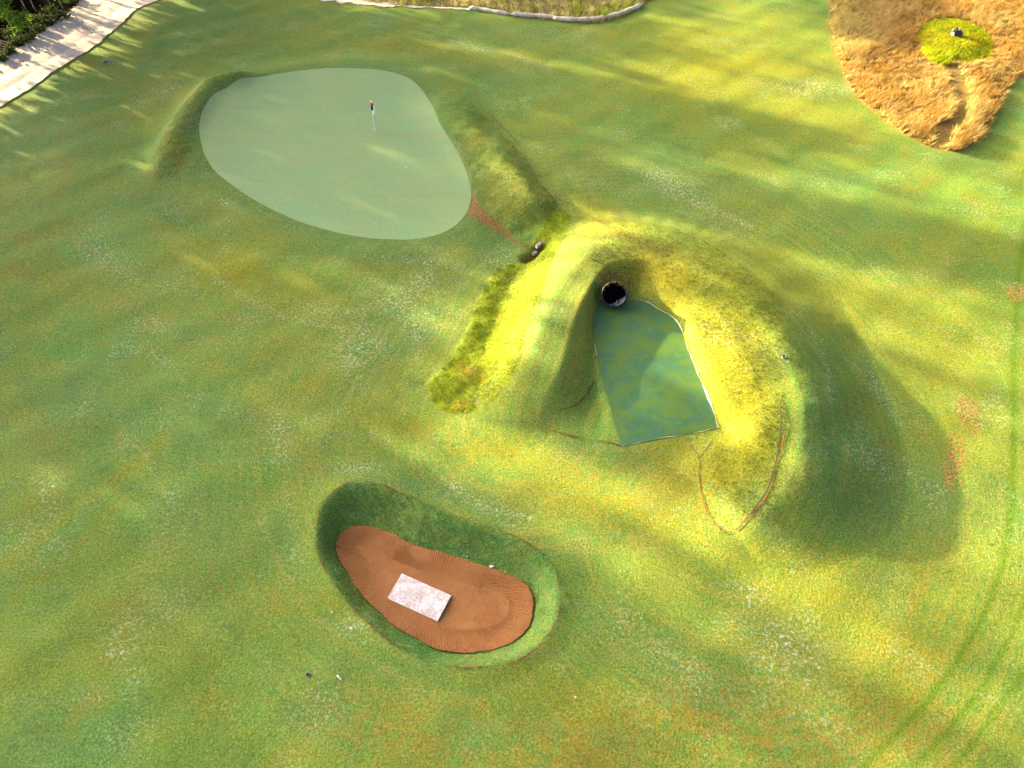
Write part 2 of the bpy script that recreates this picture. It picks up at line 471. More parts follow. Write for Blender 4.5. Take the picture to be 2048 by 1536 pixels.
flk = np.maximum(blobs([(810,610,70,40,20,.9),(840,580,40,30,0,1),(720,690,50,60,30,.9),(640,620,70,18,10,.7),(720,935,50,12,0,1),(840,660,18,70,5,.7),(250,540,40,30,20,.6),(310,650,50,20,20,.6),(200,490,50,40,20,.5),(320,720,40,14,30,.6),(100,1000,30,60,0,.5),(585,1110,20,60,0,.4),(560,880,25,60,-10,.7),(1560,1290,60,60,30,1),(1500,1190,50,30,20,.8),(1480,1250,60,40,0,.6),(1620,1330,40,50,0,.7),(640,1420,50,60,20,.6),(230,1305,25,14,0,.9),(270,1350,25,20,0,.5),(190,1390,50,25,0,.5),(215,1470,60,40,0,.4),(1330,370,60,18,40,.9),(1400,400,90,14,35,.9),(340,1010,40,100,20,.3),(1600,175,90,16,3,.9),(1690,180,20,14,0,1),(850,140,16,6,0,1),(1000,515,40,16,0,.8),(330,180,40,16,-30,.7),(290,205,30,14,-30,.7),(455,405,20,8,20,1),(1380,1360,80,40,20,.5),(980,1020,60,12,25,.8),(820,520,70,8,5,.6),(750,300,1,1,0,0),(1270,340,30,12,30,.6),(1180,360,60,14,20,.4),(1740,900,30,60,-20,.4),(700,1090,1,1,0,0),(690,1250,60,16,0,.5),(900,880,1,1,0,0),(1090,70,120,20,8,.4),(1160,70,20,12,0,.9)]),
                 strokes([([(1300,340),(1380,400),(1500,455)], 9, .9), ([(1620,660),(1650,720),(1665,800)], 6, .8), ([(1740,730),(1760,790),(1800,850)], 6, .5), ([(430,560),(560,630),(700,660)], 8, .6), ([(900,85),(1010,110),(1100,135)], 7, .6), ([(880,960),(960,1000),(1060,1040)], 7, .8)]))
strip_m = ss(.15, -.15, sdf(X, Y, STRIP))
soil = np.maximum(ss(.12, -.12, sdf(X, Y, SOIL)) * .95, strokes([([(1052,520),(1068,508),(1082,490)], 7, 1.0), ([(1885,125),(1905,140),(1915,165),(1925,185),(1915,215),(1910,240),(1890,255),(1880,285)], 10, .85)]))
soil = np.maximum(soil, blobs([(1205,560,12,14,0,.8),(1232,552,22,8,10,1),(1255,566,10,10,0,.7)]))
dead = np.maximum(blobs([(1912,900,22,38,-8,1),(1905,945,24,40,0,1),(1935,825,26,36,-15,.95),(1950,850,14,30,-10,.8),(2032,585,20,22,0,1),(2020,1285,16,12,0,.7),(1120,60,22,16,0,.3),(1600,60,1,1,0,0)]),
                  ss(.4, -.1, sdf(X, Y, MEADOW)) * .95)
dead = np.maximum(dead, ss(.3, -.1, sdf(X, Y, BED)) * .8)
wheel = strokes([([(2056,440),(2036,560),(2028,700),(2027,880),(2024,1010),(2005,1130),(1968,1230),(1910,1330),(1830,1430),(1720,1540)], 8, 1.0), ([(2060,1180),(2020,1280),(1960,1380),(1890,1470),(1820,1540)], 8, .9), ([(2060,1320),(2010,1400),(1950,1480),(1900,1545)], 9, .8)])
litter_shade = ss(-.3, 1.2, np.where(inside(X, Y, np.vstack([smooth_open(TRK_W, 4), [(-60, 130), (-150, 130), (-150, 0)]])), 3.0, -3.0))
sg = np.clip(sdf(X, Y, GREEN, 16.0), 0, 16)
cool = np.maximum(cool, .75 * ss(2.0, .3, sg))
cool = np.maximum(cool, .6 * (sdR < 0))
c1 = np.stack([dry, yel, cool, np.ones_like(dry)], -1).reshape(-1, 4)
c2 = np.stack([rough, soil, dead, np.ones_like(dry)], -1).reshape(-1, 4)
c3 = np.stack([flk, wheel, sg / 16, np.ones_like(dry)], -1).reshape(-1, 4)
c4 = np.stack([litter_shade, strip_m, np.clip(dH / 20, 0, 1), np.ones_like(dry)], -1).reshape(-1, 4)

def turf_material():
    m = Mat('turf', .85, .15)
    dry_, yel_, cool_ = m.attr('growth_light_a')
    rough_, soil_, dead_ = m.attr('grown_b')
    flk_, wheel_, mow_ = m.attr('grown_c')
    litter_shade_, strip_, hmow_ = m.attr('growth_shade_d')
    n1 = m.noise(.16, 4, .6)
    n2 = m.noise(.55, 4, .6, dist=.6)
    n3 = m.noise(2.2, 3, .6)
    n4 = m.noise(11, 4, .7)
    n5 = m.noise(21, 3, .8)
    c = m.mix(m.rng(n1, .36, .64), (.094, .208, .034), (.152, .218, .026))
    c = m.mix(m.rng(n2, .50, .72, 0, .65), c, (.185, .190, .020))
    c = m.mix(m.rng(n2, .50, .28, 0, .6), c, (.084, .166, .042))
    # mowing passes round the green
    cx = m.n('ShaderNodeCombineXYZ')
    m.put(cx.inputs[0], m.math('MULTIPLY', mow_, 26.0))
    m.put(cx.inputs[1], m.math('MULTIPLY', n1, 9.0))
    mowing = m.noise(1.0, 3, .6, vec=cx.outputs[0])
    c = m.mix(m.math('MULTIPLY', m.rng(mowing, .42, .66, 0, .42), m.rng(mow_, .98, .55)), c, (.175, .200, .036))
    cx2 = m.n('ShaderNodeCombineXYZ')
    m.put(cx2.inputs[0], m.math('MULTIPLY', hmow_, 56.0))
    m.put(cx2.inputs[1], m.math('MULTIPLY', n1, 7.0))
    mow2 = m.noise(1.0, 4, .65, vec=cx2.outputs[0])
    c = m.mix(m.math('MULTIPLY', m.rng(mow2, .47, .60, 0, .60), m.rng(hmow_, .95, .5)), c, (.205, .225, .040))
    c = m.mix(m.math('MULTIPLY', m.rng(mow2, .46, .34, 0, .50), m.rng(hmow_, .95, .5)), c, (.085, .185, .040))
    st2 = m.noise(1.0, 3, .6, stretch=(-38, .09, 2.2))
    c = m.mix(m.rng(st2, .52, .70, 0, .35), c, (.150, .215, .070))
    st = m.noise(1.0, 3, .6, stretch=(28, .10, 1.6))
    c = m.mix(m.rng(st, .52, .72, 0, .38), c, (.185, .208, .036))
    # growth patches and painted sun and shade tones, broken up by noise
    brk = m.rng(n3, .30, .68, .35, 1.25)
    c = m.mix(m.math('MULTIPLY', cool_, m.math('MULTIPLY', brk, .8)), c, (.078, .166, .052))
    c = m.mix(m.math('MINIMUM', m.math('MULTIPLY', yel_, m.math('MULTIPLY', brk, .85)), 1.0), c, (.205, .202, .006))
    c = m.mix(m.rng(m.math('MULTIPLY', rough_, yel_), 0, .4, 0, .9), c, (.150, .152, .004))
    c = m.mix(m.math('MULTIPLY', dry_, m.math('MULTIPLY', m.rng(n3, .38, .66, .15, 1.2), .7)), c, (.225, .168, .022))
    c = m.mix(m.math('MULTIPLY', strip_, m.rng(n3, .3, .7, .8, 1.0)), c, (.165, .225, .002))
    c = m.mix(m.math('MULTIPLY', m.rng(n2, .55, .7, 0, .75), strip_), c, (.270, .180, .010))
    c = m.mix(m.math('MULTIPLY', wheel_, .9), c, (.085, .165, .006))
    c = m.mix(m.math('MULTIPLY', m.rng(dead_, .25, .6), m.rng(m.noise(3.2, 4, .7), .42, .56, .08, 1)), c, m.mix(m.rng(n4, .35, .6), (.13, .085, .018), (.30, .20, .05)))
    sl = m.mix(m.rng(n4, .35, .65), (.19, .075, .022), (.29, .145, .055))
    c = m.mix(m.math('MULTIPLY', soil_, m.rng(m.noise(4, 4, .7), .36, .54, .25, 1)), c, sl)
    # grain of the blades
    c = m.mix(1.0, c, m.mix(m.rng(n4, .25, .75), (.60, .65, .56), (1.42, 1.35, 1.30)), 'MULTIPLY')
    c = m.mix(1.0, c, m.mix(m.rng(n5, .25, .75), (.52, .58, .50), (1.52, 1.44, 1.42)), 'MULTIPLY')
    # pale flecks of sand and thatch
    fl = m.noise(8.5, 5, .8)
    fw = m.math('MULTIPLY', m.rng(fl, .52, .62), m.math('MINIMUM', m.math('ADD', m.math('MULTIPLY', flk_, .95), m.rng(m.noise(.30, 4, .65, dist=.5), .50, .70, .06, .55)), .9))
    c = m.mix(fw, c, (.46, .52, .36))
    c = m.mix(m.rng(m.noise(3.1, 5, .75), .70, .78, 0, .5), c, (.45, .45, .30))
    c = m.mix(litter_shade_, c, m.mix(m.rng(n4, .3, .7), (.003, .003, .002), (.012, .010, .006)))  # near black: the wood's deep shade painted into the floor litter
    m.color(c)
    m.put(m.b.inputs['Specular IOR Level'], m.rng(litter_shade_, 0, 1, .12, 0))
    h = m.math('ADD', m.math('MULTIPLY', n4, 1.0), m.math('MULTIPLY', n5, .45))
    h = m.math('ADD', h, m.math('MULTIPLY', n3, m.math('MULTIPLY', rough_, 1.3)))
    m.bump(h, m.math('ADD', .62, m.math('MULTIPLY', rough_, .2)), .08)
    return m.m
M_TURF = turf_material()

nx, ny = len(gx), len(gy)
idx = np.arange(nx * ny).reshape(ny, nx)
quads = np.stack([idx[:-1, :-1], idx[:-1, 1:], idx[1:, 1:], idx[1:, :-1]], -1).reshape(-1, 4)
# the pipe goes into the bank through a real opening
PIPE_P = Vector((*at(1228, 589, ZM + .48), ZM + .48))
PIPE_R = .70
qc = np.stack([X.ravel()[quads].mean(1), Y.ravel()[quads].mean(1)], -1)
PIPE_AX = Vector((-.10, -.72, .68)).normalized()
V_ = np.stack([X.ravel(), Y.ravel(), ZLOW.ravel()], -1)
cen = V_[quads].mean(1) - np.array(PIPE_P)
along = cen @ np.array(PIPE_AX)
radial = np.linalg.norm(cen - along[:, None] * np.array(PIPE_AX), axis=1)
quads = quads[~((radial < PIPE_R * .93) & (np.abs(along) < 1.2))]
link('ground', mesh_np('ground', V_, quads, M_TURF, True, {'growth_light_a': c1, 'grown_b': c2, 'grown_c': c3, 'growth_shade_d': c4}), kind='structure')

# ------------------------------------------------------------------ sheets laid on the ground
def sheet(name, P, dz, mat, rings=40, zf=None, kind='structure', centre=None, skirt=.12, label=None, cat=None):
    c = P.mean(0) if centre is None else np.array(centre)
    n = len(P)
    ts = np.linspace(0, 1, rings + 1)[1:]
    Q = c + ts[:, None, None] * (P - c)[None]
    Q = Q.reshape(-1, 2)
    Q = np.vstack([Q, P, P, c[None]])
    t_all = np.concatenate([np.repeat(ts, n), np.full(2 * n, 1.0), [0.0]])
    z = hz(Q[:, 0], Q[:, 1]) + dz
    if zf is not None:
        z = zf(Q[:, 0], Q[:, 1], z)
    z[(rings + 1) * n:(rings + 2) * n] -= skirt
    V = np.column_stack([Q, z])
    k = np.arange(n)
    k2 = (k + 1) % n
    f4 = np.vstack([np.stack([r * n + k, (r + 1) * n + k, (r + 1) * n + k2, r * n + k2], -1) for r in list(range(rings - 1)) + [rings]])
    f3 = np.stack([np.full(n, len(V) - 1), k, k2], -1)
    arc = np.concatenate([[0], np.cumsum(np.linalg.norm(np.diff(np.vstack([P, P[:1]]), axis=0), axis=1))])[:-1]
    a_all = np.concatenate([np.tile(arc, rings), arc, arc, [0]])
    edge, _, _ = seg_dist(Q[:, 0], Q[:, 1], P, True)
    cols = np.column_stack([a_all / 100, np.clip(edge / 10, 0, 1), t_all, np.ones(len(V))])
    # wind faces upwards
    area = np.sum(P[:, 0] * np.roll(P[:, 1], -1) - np.roll(P[:, 0], -1) * P[:, 1])
    if area < 0:
        f4, f3 = f4[:, ::-1], f3[:, ::-1]
    me = mesh_np(name, V, [f4, f3], mat, True, {'lay': cols})
    return link(name, me, kind=kind, label=label, cat=cat)

# putting green
m = Mat('green_turf', .8, .15)
n1, n2, n3 = m.noise(.25, 4, .6), m.noise(9, 4, .7), m.noise(1.0, 3, .6, stretch=(20, .25, 1.4))
n4 = m.noise(30, 2, .7)
c = m.mix(m.rng(n1, .35, .65), (.184, .308, .130), (.216, .312, .122))
n6 = m.noise(1.0, 3, .6, stretch=(-35, .12, 2.4))
c = m.mix(m.rng(n6, .42, .62, 0, .35), c, (.170, .280, .128))
c = m.mix(m.rng(m.noise(4.5, 4, .7), .66, .74, 0, .35), c, (.30, .33, .20))
c = m.mix(m.rng(n3, .50, .72, 0, .55), c, (.240, .268, .105))
c = m.mix(1.0, c, m.mix(m.rng(n2, .25, .75), (.86, .88, .86), (1.13, 1.11, 1.13)), 'MULTIPLY')
c = m.mix(1.0, c, m.mix(m.rng(n4, .25, .75), (.88, .9, .88), (1.11, 1.1, 1.11)), 'MULTIPLY')
m.color(c).bump(m.math('ADD', n2, n4), .12, .03)
sheet('putting_green', GREEN, .012, m.m, 46)

# bunker sand with raked border
m = Mat('orange_sand', .95, .1)
arc_, edge_, _t = m.attr('lay')
n1, n2, n3 = m.noise(.9, 4, .6), m.noise(14, 4, .7), m.noise(5, 3, .6)
rk = m.math('SINE', m.math('ADD', m.math('MULTIPLY', arc_, 100 * 2 * math.pi / .125), m.math('MULTIPLY', n3, 14.0)))
band = m.math('MULTIPLY', m.rng(edge_, .105, .085), m.rng(m.noise(1.4, 2), .3, .55, .35, 1))
c = m.mix(m.rng(n1, .35, .65), (.295, .128, .044), (.340, .160, .058))
c = m.mix(m.rng(m.noise(26, 3, .8), .30, .52, .5, 0), c, (.25, .085, .022))
c = m.mix(m.rng(n2, .30, .47, .6, 0), c, (.22, .065, .015))
c = m.mix(m.math('MULTIPLY', band, m.rng(rk, -.2, -.95, 0, .38)), c, (.20, .06, .014))
c = m.mix(m.rng(m.noise(3.3, 4, .7), .62, .75, 0, .4), c, (.55, .30, .16))
m.color(c)
h = m.math('ADD', m.math('MULTIPLY', n2, .9), m.math('MULTIPLY', m.math('MULTIPLY', rk, band), .36))
h = m.math('ADD', h, m.math('MULTIPLY', n3, .8))
m.bump(h, .7, .06)
def sand_z(x, y, z):
    d, _, _ = seg_dist(x, y, SAND, True)
    f = ZB + .13 * ss(1.0, 0.0, d) + .02 * np.sin(x * 2.1) * np.sin(y * 2.6) + .02 * np.exp(-((d - 1.0) / .12) ** 2)
    return f
sheet('bunker_sand', SAND, 0, m.m, 46, sand_z, skirt=.35)

# sandy track along the wood
m = Mat('track_sand', .95, .1)
n1, n2 = m.noise(.35, 4, .6), m.noise(7, 4, .7)
n3 = m.noise(1.0, 4, .6, stretch=(-63, .12, 2.2))
c = m.mix(m.rng(n3, .38, .66), (.57, .49, .39), (.50, .44, .38))
c = m.mix(m.rng(n1, .5, .7, 0, .5), c, (.64, .52, .40))
c = m.mix(m.rng(n2, .36, .28, 0, .6), c, (.26, .23, .20))
m.color(c).bump(m.math('ADD', n2, m.math('MULTIPLY', n3, 2.0)), .5, .06)
A, B = smooth_open(TRK_G, 10), smooth_open(TRK_W, 10)
k = np.linspace(0, 1, 120)
def resample(P, k):
    s = np.concatenate([[0], np.cumsum(np.linalg.norm(np.diff(P, axis=0), axis=1))])
    return np.column_stack([np.interp(k * s[-1], s, P[:, 0]), np.interp(k * s[-1], s, P[:, 1])])
k = np.linspace(0, 1, 420)
A, B = resample(A, k), resample(B, k)
jit = rng.normal(0, 1, (420, 2))
jit = (jit + np.roll(jit, 1, 0) + np.roll(jit, 2, 0)) / 3
A = A + jit * .07
B = B + np.roll(jit, 50, 0) * .34
w = np.linspace(0, 1, 25)
Q = (A[:, None] * (1 - w)[None, :, None] + B[:, None] * w[None, :, None])
z = hz(Q[..., 0], Q[..., 1]) + .02 - .05 * np.exp(-((w - .3) / .06) ** 2)[None] - .05 * np.exp(-((w - .62) / .06) ** 2)[None] + .05 * np.exp(-((w - .02) / .03) ** 2)[None]
ii = np.arange(420 * 25).reshape(420, 25)
f = np.stack([ii[:-1, :-1], ii[1:, :-1], ii[1:, 1:], ii[:-1, 1:]], -1).reshape(-1, 4)
link('sandy_track', mesh_np('sandy_track', np.column_stack([Q.reshape(-1, 2), z.ravel()]), f, m.m), kind='structure')

# ------------------------------------------------------------------ soil seams where sod was cut
def mat_plain(name, a, b, scale=20, rough=.9, spec=.2, bump=.3, d=.01):
    m = Mat(name, rough, spec)
    nn = m.noise(scale, 4, .65)
    m.color(m.mix(m.rng(nn, .3, .7), a, b)).bump(nn, bump, d)
    return m.m
M_SEAM = mat_plain('bare_soil', (.16, .055, .013), (.27, .11, .03), 9)
M_SEAM_D = mat_plain('dark_soil', (.05, .045, .02), (.12, .10, .04), 9)  # darker soil tone
def ribbon(name, P, wid, mat, dz=.045, gap=.25, closed=False, parent=None, kind='structure', rnd=.35, fixz=None):
    P = resample(P, np.linspace(0, 1, max(8, int(np.linalg.norm(np.diff(P, axis=0), axis=1).sum() / .12))))
    n = len(P)
    T = np.gradient(P, axis=0)
    T /= np.linalg.norm(T, axis=1)[:, None] + 1e-9
    N = np.column_stack([-T[:, 1], T[:, 0]])
    q = rng.normal(0, 1, n + 8)
    q = np.convolve(q, np.ones(7) / 7, 'same')[4:n + 4] * 2.2
    wv = np.clip(wid * (1 + rnd * q), wid * .12, wid * 2.2) / 2
    wv = np.where(np.convolve(rng.normal(0, 1, n + 20), np.ones(15) / 15, 'same')[10:n + 10] < -gap, wv * .25, wv)
    wob = np.convolve(rng.normal(0, 1, n + 8), np.ones(9) / 9, 'same')[4:n + 4][:, None] * .08
    P = P + N * wob
    L, R = P + N * wv[:, None], P - N * wv[:, None]
    zc = hz(P[:, 0], P[:, 1])
    zl, zr = np.maximum(hz(L[:, 0], L[:, 1]), zc * 0 - 9), hz(R[:, 0], R[:, 1])
    if fixz is not None:
        zl = zr = zc = np.full(n, fixz)
    V = np.vstack([np.column_stack([L, zl + dz]), np.column_stack([P, zc + dz + .006]), np.column_stack([R, zr + dz])])
    k = np.arange(n - 1)
    f = np.vstack([np.stack([k + n, k + n + 1, k + 1, k], -1), np.stack([k + 2 * n, k + 2 * n + 1, k + n + 1, k + n], -1)])
    return link(name, mesh_np(name, V, f, mat, True), parent, kind=kind)
def onpts(l, n=6):
    return smooth_open(np.array([on(*p)[:2] for p in l]), n)
M_SEAM_B = mat_plain('brown_soil', (.10, .05, .016), (.21, .10, .03), 9)
ribbon('soil_seam', np.vstack([RIM, RIM[:1]]), .040, M_SEAM_B, gap=.06, rnd=.6)
ribbon('soil_seam', onpts([(965,220),(1000,250),(1040,295),(1065,345),(1085,375),(1112,396)]), .05, M_SEAM_D)
ribbon('soil_seam', onpts([(1112,396),(1135,408),(1180,432),(1230,460),(1290,490),(1330,508)]), .05, M_SEAM, gap=.1)
M_PALE = mat_plain('pale_sand', (.55, .47, .36), (.74, .65, .52), 6)
ribbon('sand_strip', onpts([(600,-14),(650,-3),(700,3),(735,7),(790,12)]), .9, M_PALE, gap=.6, rnd=.5)
ribbon('sand_strip', onpts([(790,12),(860,15),(900,17),(940,19)]), .30, M_PALE, gap=.4, rnd=.6)
ribbon('soil_seam', onpts([(880,820),(905,828),(960,838),(1060,850),(1140,870),(1243,893)]), .045, M_SEAM_B, gap=.05, rnd=.6)
ribbon('soil_seam', onpts([(1375,876),(1395,915),(1398,960),(1405,1000),(1420,1040),(1445,1063),(1472,1060),(1500,1030)]), .05, M_SEAM, gap=.10)
ribbon('soil_seam', onpts([(1500,1030),(1530,985),(1553,920),(1562,850),(1558,790)]), .06, M_SEAM_D, gap=.2)
ribbon('soil_seam', onpts([(1500,1036),(1535,985),(1560,915),(1566,870)]), .05, M_SEAM, gap=.0)
ribbon('soil_seam', onpts([(1437,856),(1418,888),(1398,918)]), .045, M_SEAM_B, gap=.1, rnd=.6)
ribbon('soil_seam', onpts([(1110,822),(1150,812),(1175,790),(1190,765)]), .06, M_SEAM_D, gap=.2)
ribbon('soil_seam', onpts([(705,1205),(740,1230),(760,1215)]), .04, M_SEAM_D, gap=.2)

# ------------------------------------------------------------------ grass tufts
def tufts(name, P2, hgt, wid, blades, lean, tint, mat, zoff=0.0, kind='stuff', parent=None, hvar=.5, bend=(.25, -.1), spread=None):
    n = len(P2)
    N = n * blades
    base = np.repeat(P2, blades, 0) + rng.normal(0, spread or wid * .9, (N, 2))
    zb = hz(base[:, 0], base[:, 1]) + zoff - .02
    h = (np.repeat(hgt, blades) if hasattr(hgt, '__len__') else hgt) * (1 + hvar * rng.uniform(-1, 1, N))
    th = rng.uniform(0, 2 * np.pi, N)
    ln = lean * h * rng.uniform(.2, 1.2, N)
    tip = np.column_stack([base[:, 0] + np.cos(th) * ln + bend[0] * h, base[:, 1] + np.sin(th) * ln + bend[1] * h, zb + h])
    a = rng.uniform(0, 2 * np.pi, N)
    wv = wid * rng.uniform(.5, 1.2, N) * .5
    dx, dy = np.cos(a) * wv, np.sin(a) * wv
    V = np.empty((N, 3, 3))
    V[:, 0] = np.column_stack([base[:, 0] - dx, base[:, 1] - dy, zb])
    V[:, 1] = np.column_stack([base[:, 0] + dx, base[:, 1] + dy, zb])
    V[:, 2] = tip
    tn = np.repeat(tint, blades) + rng.normal(0, .14, N)
    C = np.zeros((N, 3, 4))
    C[..., 0] = np.clip(tn, 0, 1)[:, None]
    C[..., 1] = np.clip(np.repeat(rng.uniform(0, 1, n), blades) * .6 + rng.uniform(0, .4, N), 0, 1)[:, None]
    C[..., 3] = 1
    me = mesh_np(name, V.reshape(-1, 3), np.arange(N * 3).reshape(-1, 3), mat, False, {'tint': C.reshape(-1, 4)})
    return link(name, me, parent, kind=kind)

def grass_mat(name, a, b, c, trans=.2):
    m = Mat(name, .8, .15)
    t, r, _ = m.attr('tint')
    col = m.mix(m.rng(t, 0, .5), a, b)
    col = m.mix(m.rng(t, .5, 1), col, c)
    col = m.mix(1.0, col, m.mix(r, (.55, .55, .55), (1.4, 1.4, 1.4)), 'MULTIPLY')
    m.color(col)
    tr = m.n('ShaderNodeBsdfTranslucent')
    m.put(tr.inputs[0], col)
    mx = m.n('ShaderNodeMixShader')
    mx.inputs[0].default_value = trans
    m.t.links.new(m.b.outputs[0], mx.inputs[1])
    m.t.links.new(tr.outputs[0], mx.inputs[2])
    m.t.links.new(mx.outputs[0], m.t.nodes['Material Output'].inputs[0])
    return m.m

def scatter(P, dens, pad=0.0, clip=True):
    lo, hi = P.min(0), P.max(0)
    n = int(dens * (hi[0] - lo[0]) * (hi[1] - lo[1]))
    q = rng.uniform(lo, hi, (n, 2))
    q = q[inside(q[:, 0], q[:, 1], P)]
    if clip:
        px, py = to_px(q[:, 0], q[:, 1], .2)
        q = q[(px > -80) & (px < 2130) & (py > -60) & (py < 1600)]
    return q

M_STRAW = grass_mat('straw_grass', (.40, .23, .045), (.52, .385, .13), (.40, .37, .10))
M_LIME = grass_mat('lime_grass', (.15, .27, .002), (.25, .28, .002), (.32, .22, .005))
M_BANK = grass_mat('bank_grass', (.125, .430, .115), (.200, .460, .105), (.37, .450, .06))
M_ROUGH = grass_mat('rough_grass', (.085, .152, .008), (.140, .158, .004), (.21, .140, .008))

M_ROUGHL = grass_mat('loose_rough_grass', (.20, .36, .030), (.33, .39, .022), (.46, .35, .04))
GULLY = onpts([(1870,95),(1885,125),(1905,140),(1915,165),(1925,185),(1915,215),(1910,240),(1890,255),(1880,285)])
q = scatter(MEADOW, 26)
gd, _, _ = seg_dist(q[:, 0], q[:, 1], GULLY)
pd = sdf(q[:, 0], q[:, 1], PATCH)
gw = .35 + .5 * vnoise(q[:, 0], q[:, 1], .9, 3)
keep = (gd > gw) & (pd > 0.05) & (rng.uniform(0, 1, len(q)) < .12 + ss(0, .55, -sdf(q[:, 0], q[:, 1], MEADOW) + .3 * vnoise(q[:, 0], q[:, 1], 1.3, 41) - .15))
q, gd2 = q[keep], gd[keep]
me_ = -sdf(q[:, 0], q[:, 1], MEADOW)
px_, py_ = to_px(q[:, 0], q[:, 1], .3)
hh = .16 + .20 * vnoise(q[:, 0], q[:, 1], .5, 5) + .12 * ss(1.2, .3, gd2) + .10 * ss(120, 260, py_)
tn = .35 * vnoise(q[:, 0], q[:, 1], .35, 6) + .35 * vnoise(q[:, 0], q[:, 1], 1.1, 7) + .25 * ss(1.1, .4, gd2) - .15
tn += .45 * ss(1830, 1700, px_) * ss(120, 60, py_)
tufts('dry_meadow_grass', q, hh * 1.1, .055, 15, .75, tn, M_STRAW, spread=.075)
q = scatter(PATCH, 110)
M_PATCH = grass_mat('patch_grass', (.30, .42, .006), (.46, .46, .008), (.52, .42, .02))
tufts('round_grass_patch', q, .13, .06, 5, .5, .1 + .7 * vnoise(q[:, 0], q[:, 1], .8, 9), M_PATCH)
q = scatter(smooth_closed(pts([(1845,92),(1865,98),(1895,108),(1900,122),(1880,128),(1855,112)], .4), 3), 60)
tufts('weeds_in_meadow', q, .42, .09, 6, .6, .1 + .3 * rng.uniform(0, 1, len(q)), M_PATCH)

# planted bed behind the wattles: rows of young tussocks
q = scatter(BED, 45)
px_, py_ = to_px(q[:, 0], q[:, 1], .1)
clump = vnoise(q[:, 0], q[:, 1], 1.0, 11)
row = np.sin(q[:, 0] * 2 * np.pi / 1.15 + .6 * np.sin(q[:, 1])) * .5 + .5
hh = .10 + .28 * row * clump + .15 * ss(1080, 1230, px_)
tn = .75 - .5 * ss(.45, .8, clump) - .15 * ss(1050, 1230, px_)
tufts('bed_tussocks', q, hh, .07, 5, .6, tn, grass_mat('bed_grass', (.30, .36, .04), (.46, .42, .14), (.62, .50, .28)))

# lime rough on the strip, rough on the banks
q = scatter(STRIP, 75)
tufts('strip_grass', q, .055, .045, 4, .8, .55 * vnoise(q[:, 0], q[:, 1], .6, 13) + .55 * vnoise(q[:, 0], q[:, 1], 1.7, 14) - .1, M_LIME)
q = scatter(RIM, 110)
q = q[sdf(q[:, 0], q[:, 1], SAND) > .02]
tufts('bunker_bank_grass', q, .065, .045, 4, .8, .6 * vnoise(q[:, 0], q[:, 1], .5, 15) + .35 * vnoise(q[:, 0], q[:, 1], 1.7, 16) - .28, M_BANK)
for P, nm, s in ((ROUGHR, 'green_side_rough', 17), (ROUGHL, 'mound_rough', 19)):
    q = scatter(P, 42)
    q = q[sdf(q[:, 0], q[:, 1], GREEN) > .1]
    tufts(nm, q, .055, .045, 4, .8, .6 * vnoise(q[:, 0], q[:, 1], .4, s) + .5 * vnoise(q[:, 0], q[:, 1], 1.7, s + 1) - .15, M_ROUGHL)
HB = np.vstack([HP + 0, HP[::-1]])
lo, hi = HP.min(0) - 4, HP.max(0) + 4
q = rng.uniform(lo, hi, (int(55 * (hi[0] - lo[0]) * (hi[1] - lo[1])), 2))
d, _, _ = seg_dist(q[:, 0], q[:, 1], HP)
qpx, qpy = to_px(q[:, 0], q[:, 1], 1.0)
keep = (d < 3.2) & (hz(q[:, 0], q[:, 1]) > .45) & ((qpx > 1330) | ((qpx > 1180) & (qpy < 560))) & (qpx < 1562) & (sdf(q[:, 0], q[:, 1], MATF) > .06) & (sdf(q[:, 0], q[:, 1], STRIP) > 0) & (np.linalg.norm(q - np.array(PIPE_P[:2]), axis=1) > .72)
q = q[keep]
tufts('horseshoe_rough', q, .06, .04, 4, .8, .55 * vnoise(q[:, 0], q[:, 1], .35, 21) + .45 * vnoise(q[:, 0], q[:, 1], 1.5, 22) - .12, M_ROUGH)

# ------------------------------------------------------------------ turf mat in the hollow
m = Mat('mat_turf', .55, .35)
n1, n2, n3, n4 = m.noise(.75, 4, .6, dist=.5), m.noise(1.6, 3, .6), m.noise(16, 3, .7), m.noise(2.4, 4, .65)
c = m.mix(m.rng(n1, .40, .62), (.074, .150, .018), (.042, .128, .042))
c = m.mix(m.rng(n4, .48, .66, 0, .55), c, (.042, .134, .100))
c = m.mix(m.rng(n2, .58, .72, 0, .5), c, (.120, .165, .014))
c = m.mix(1.0, c, m.mix(m.rng(n3, .25, .75), (.88, .9, .88), (1.12, 1.1, 1.12)), 'MULTIPLY')
m.color(c).bump(n3, .15, .02)
mat_o = sheet('turf_mat', MATF, .02, m.m, 24, kind=None, label='flat mottled blue-green mat with straight lower edge below the black pipe', cat='mat')
M_EDGE = mat_plain('pale_backing', (.40, .38, .26), (.56, .53, .40), 30, .7)
def mat_edge(ids, wid, mat, dz, gap, rnd):
    ribbon('mat_edge', smooth_open(np.array([MATP[i] for i in ids]), 4), wid, mat, dz, gap, parent=mat_o, kind=None, rnd=rnd)
mat_edge(list(range(21, 9, -1)), .050, M_EDGE, .05, .5, .6)
mat_edge(list(range(0, 6)), .025, M_EDGE, .05, .02, .6)
mat_edge([9, 10], .02, M_EDGE, .045, .3, .5)

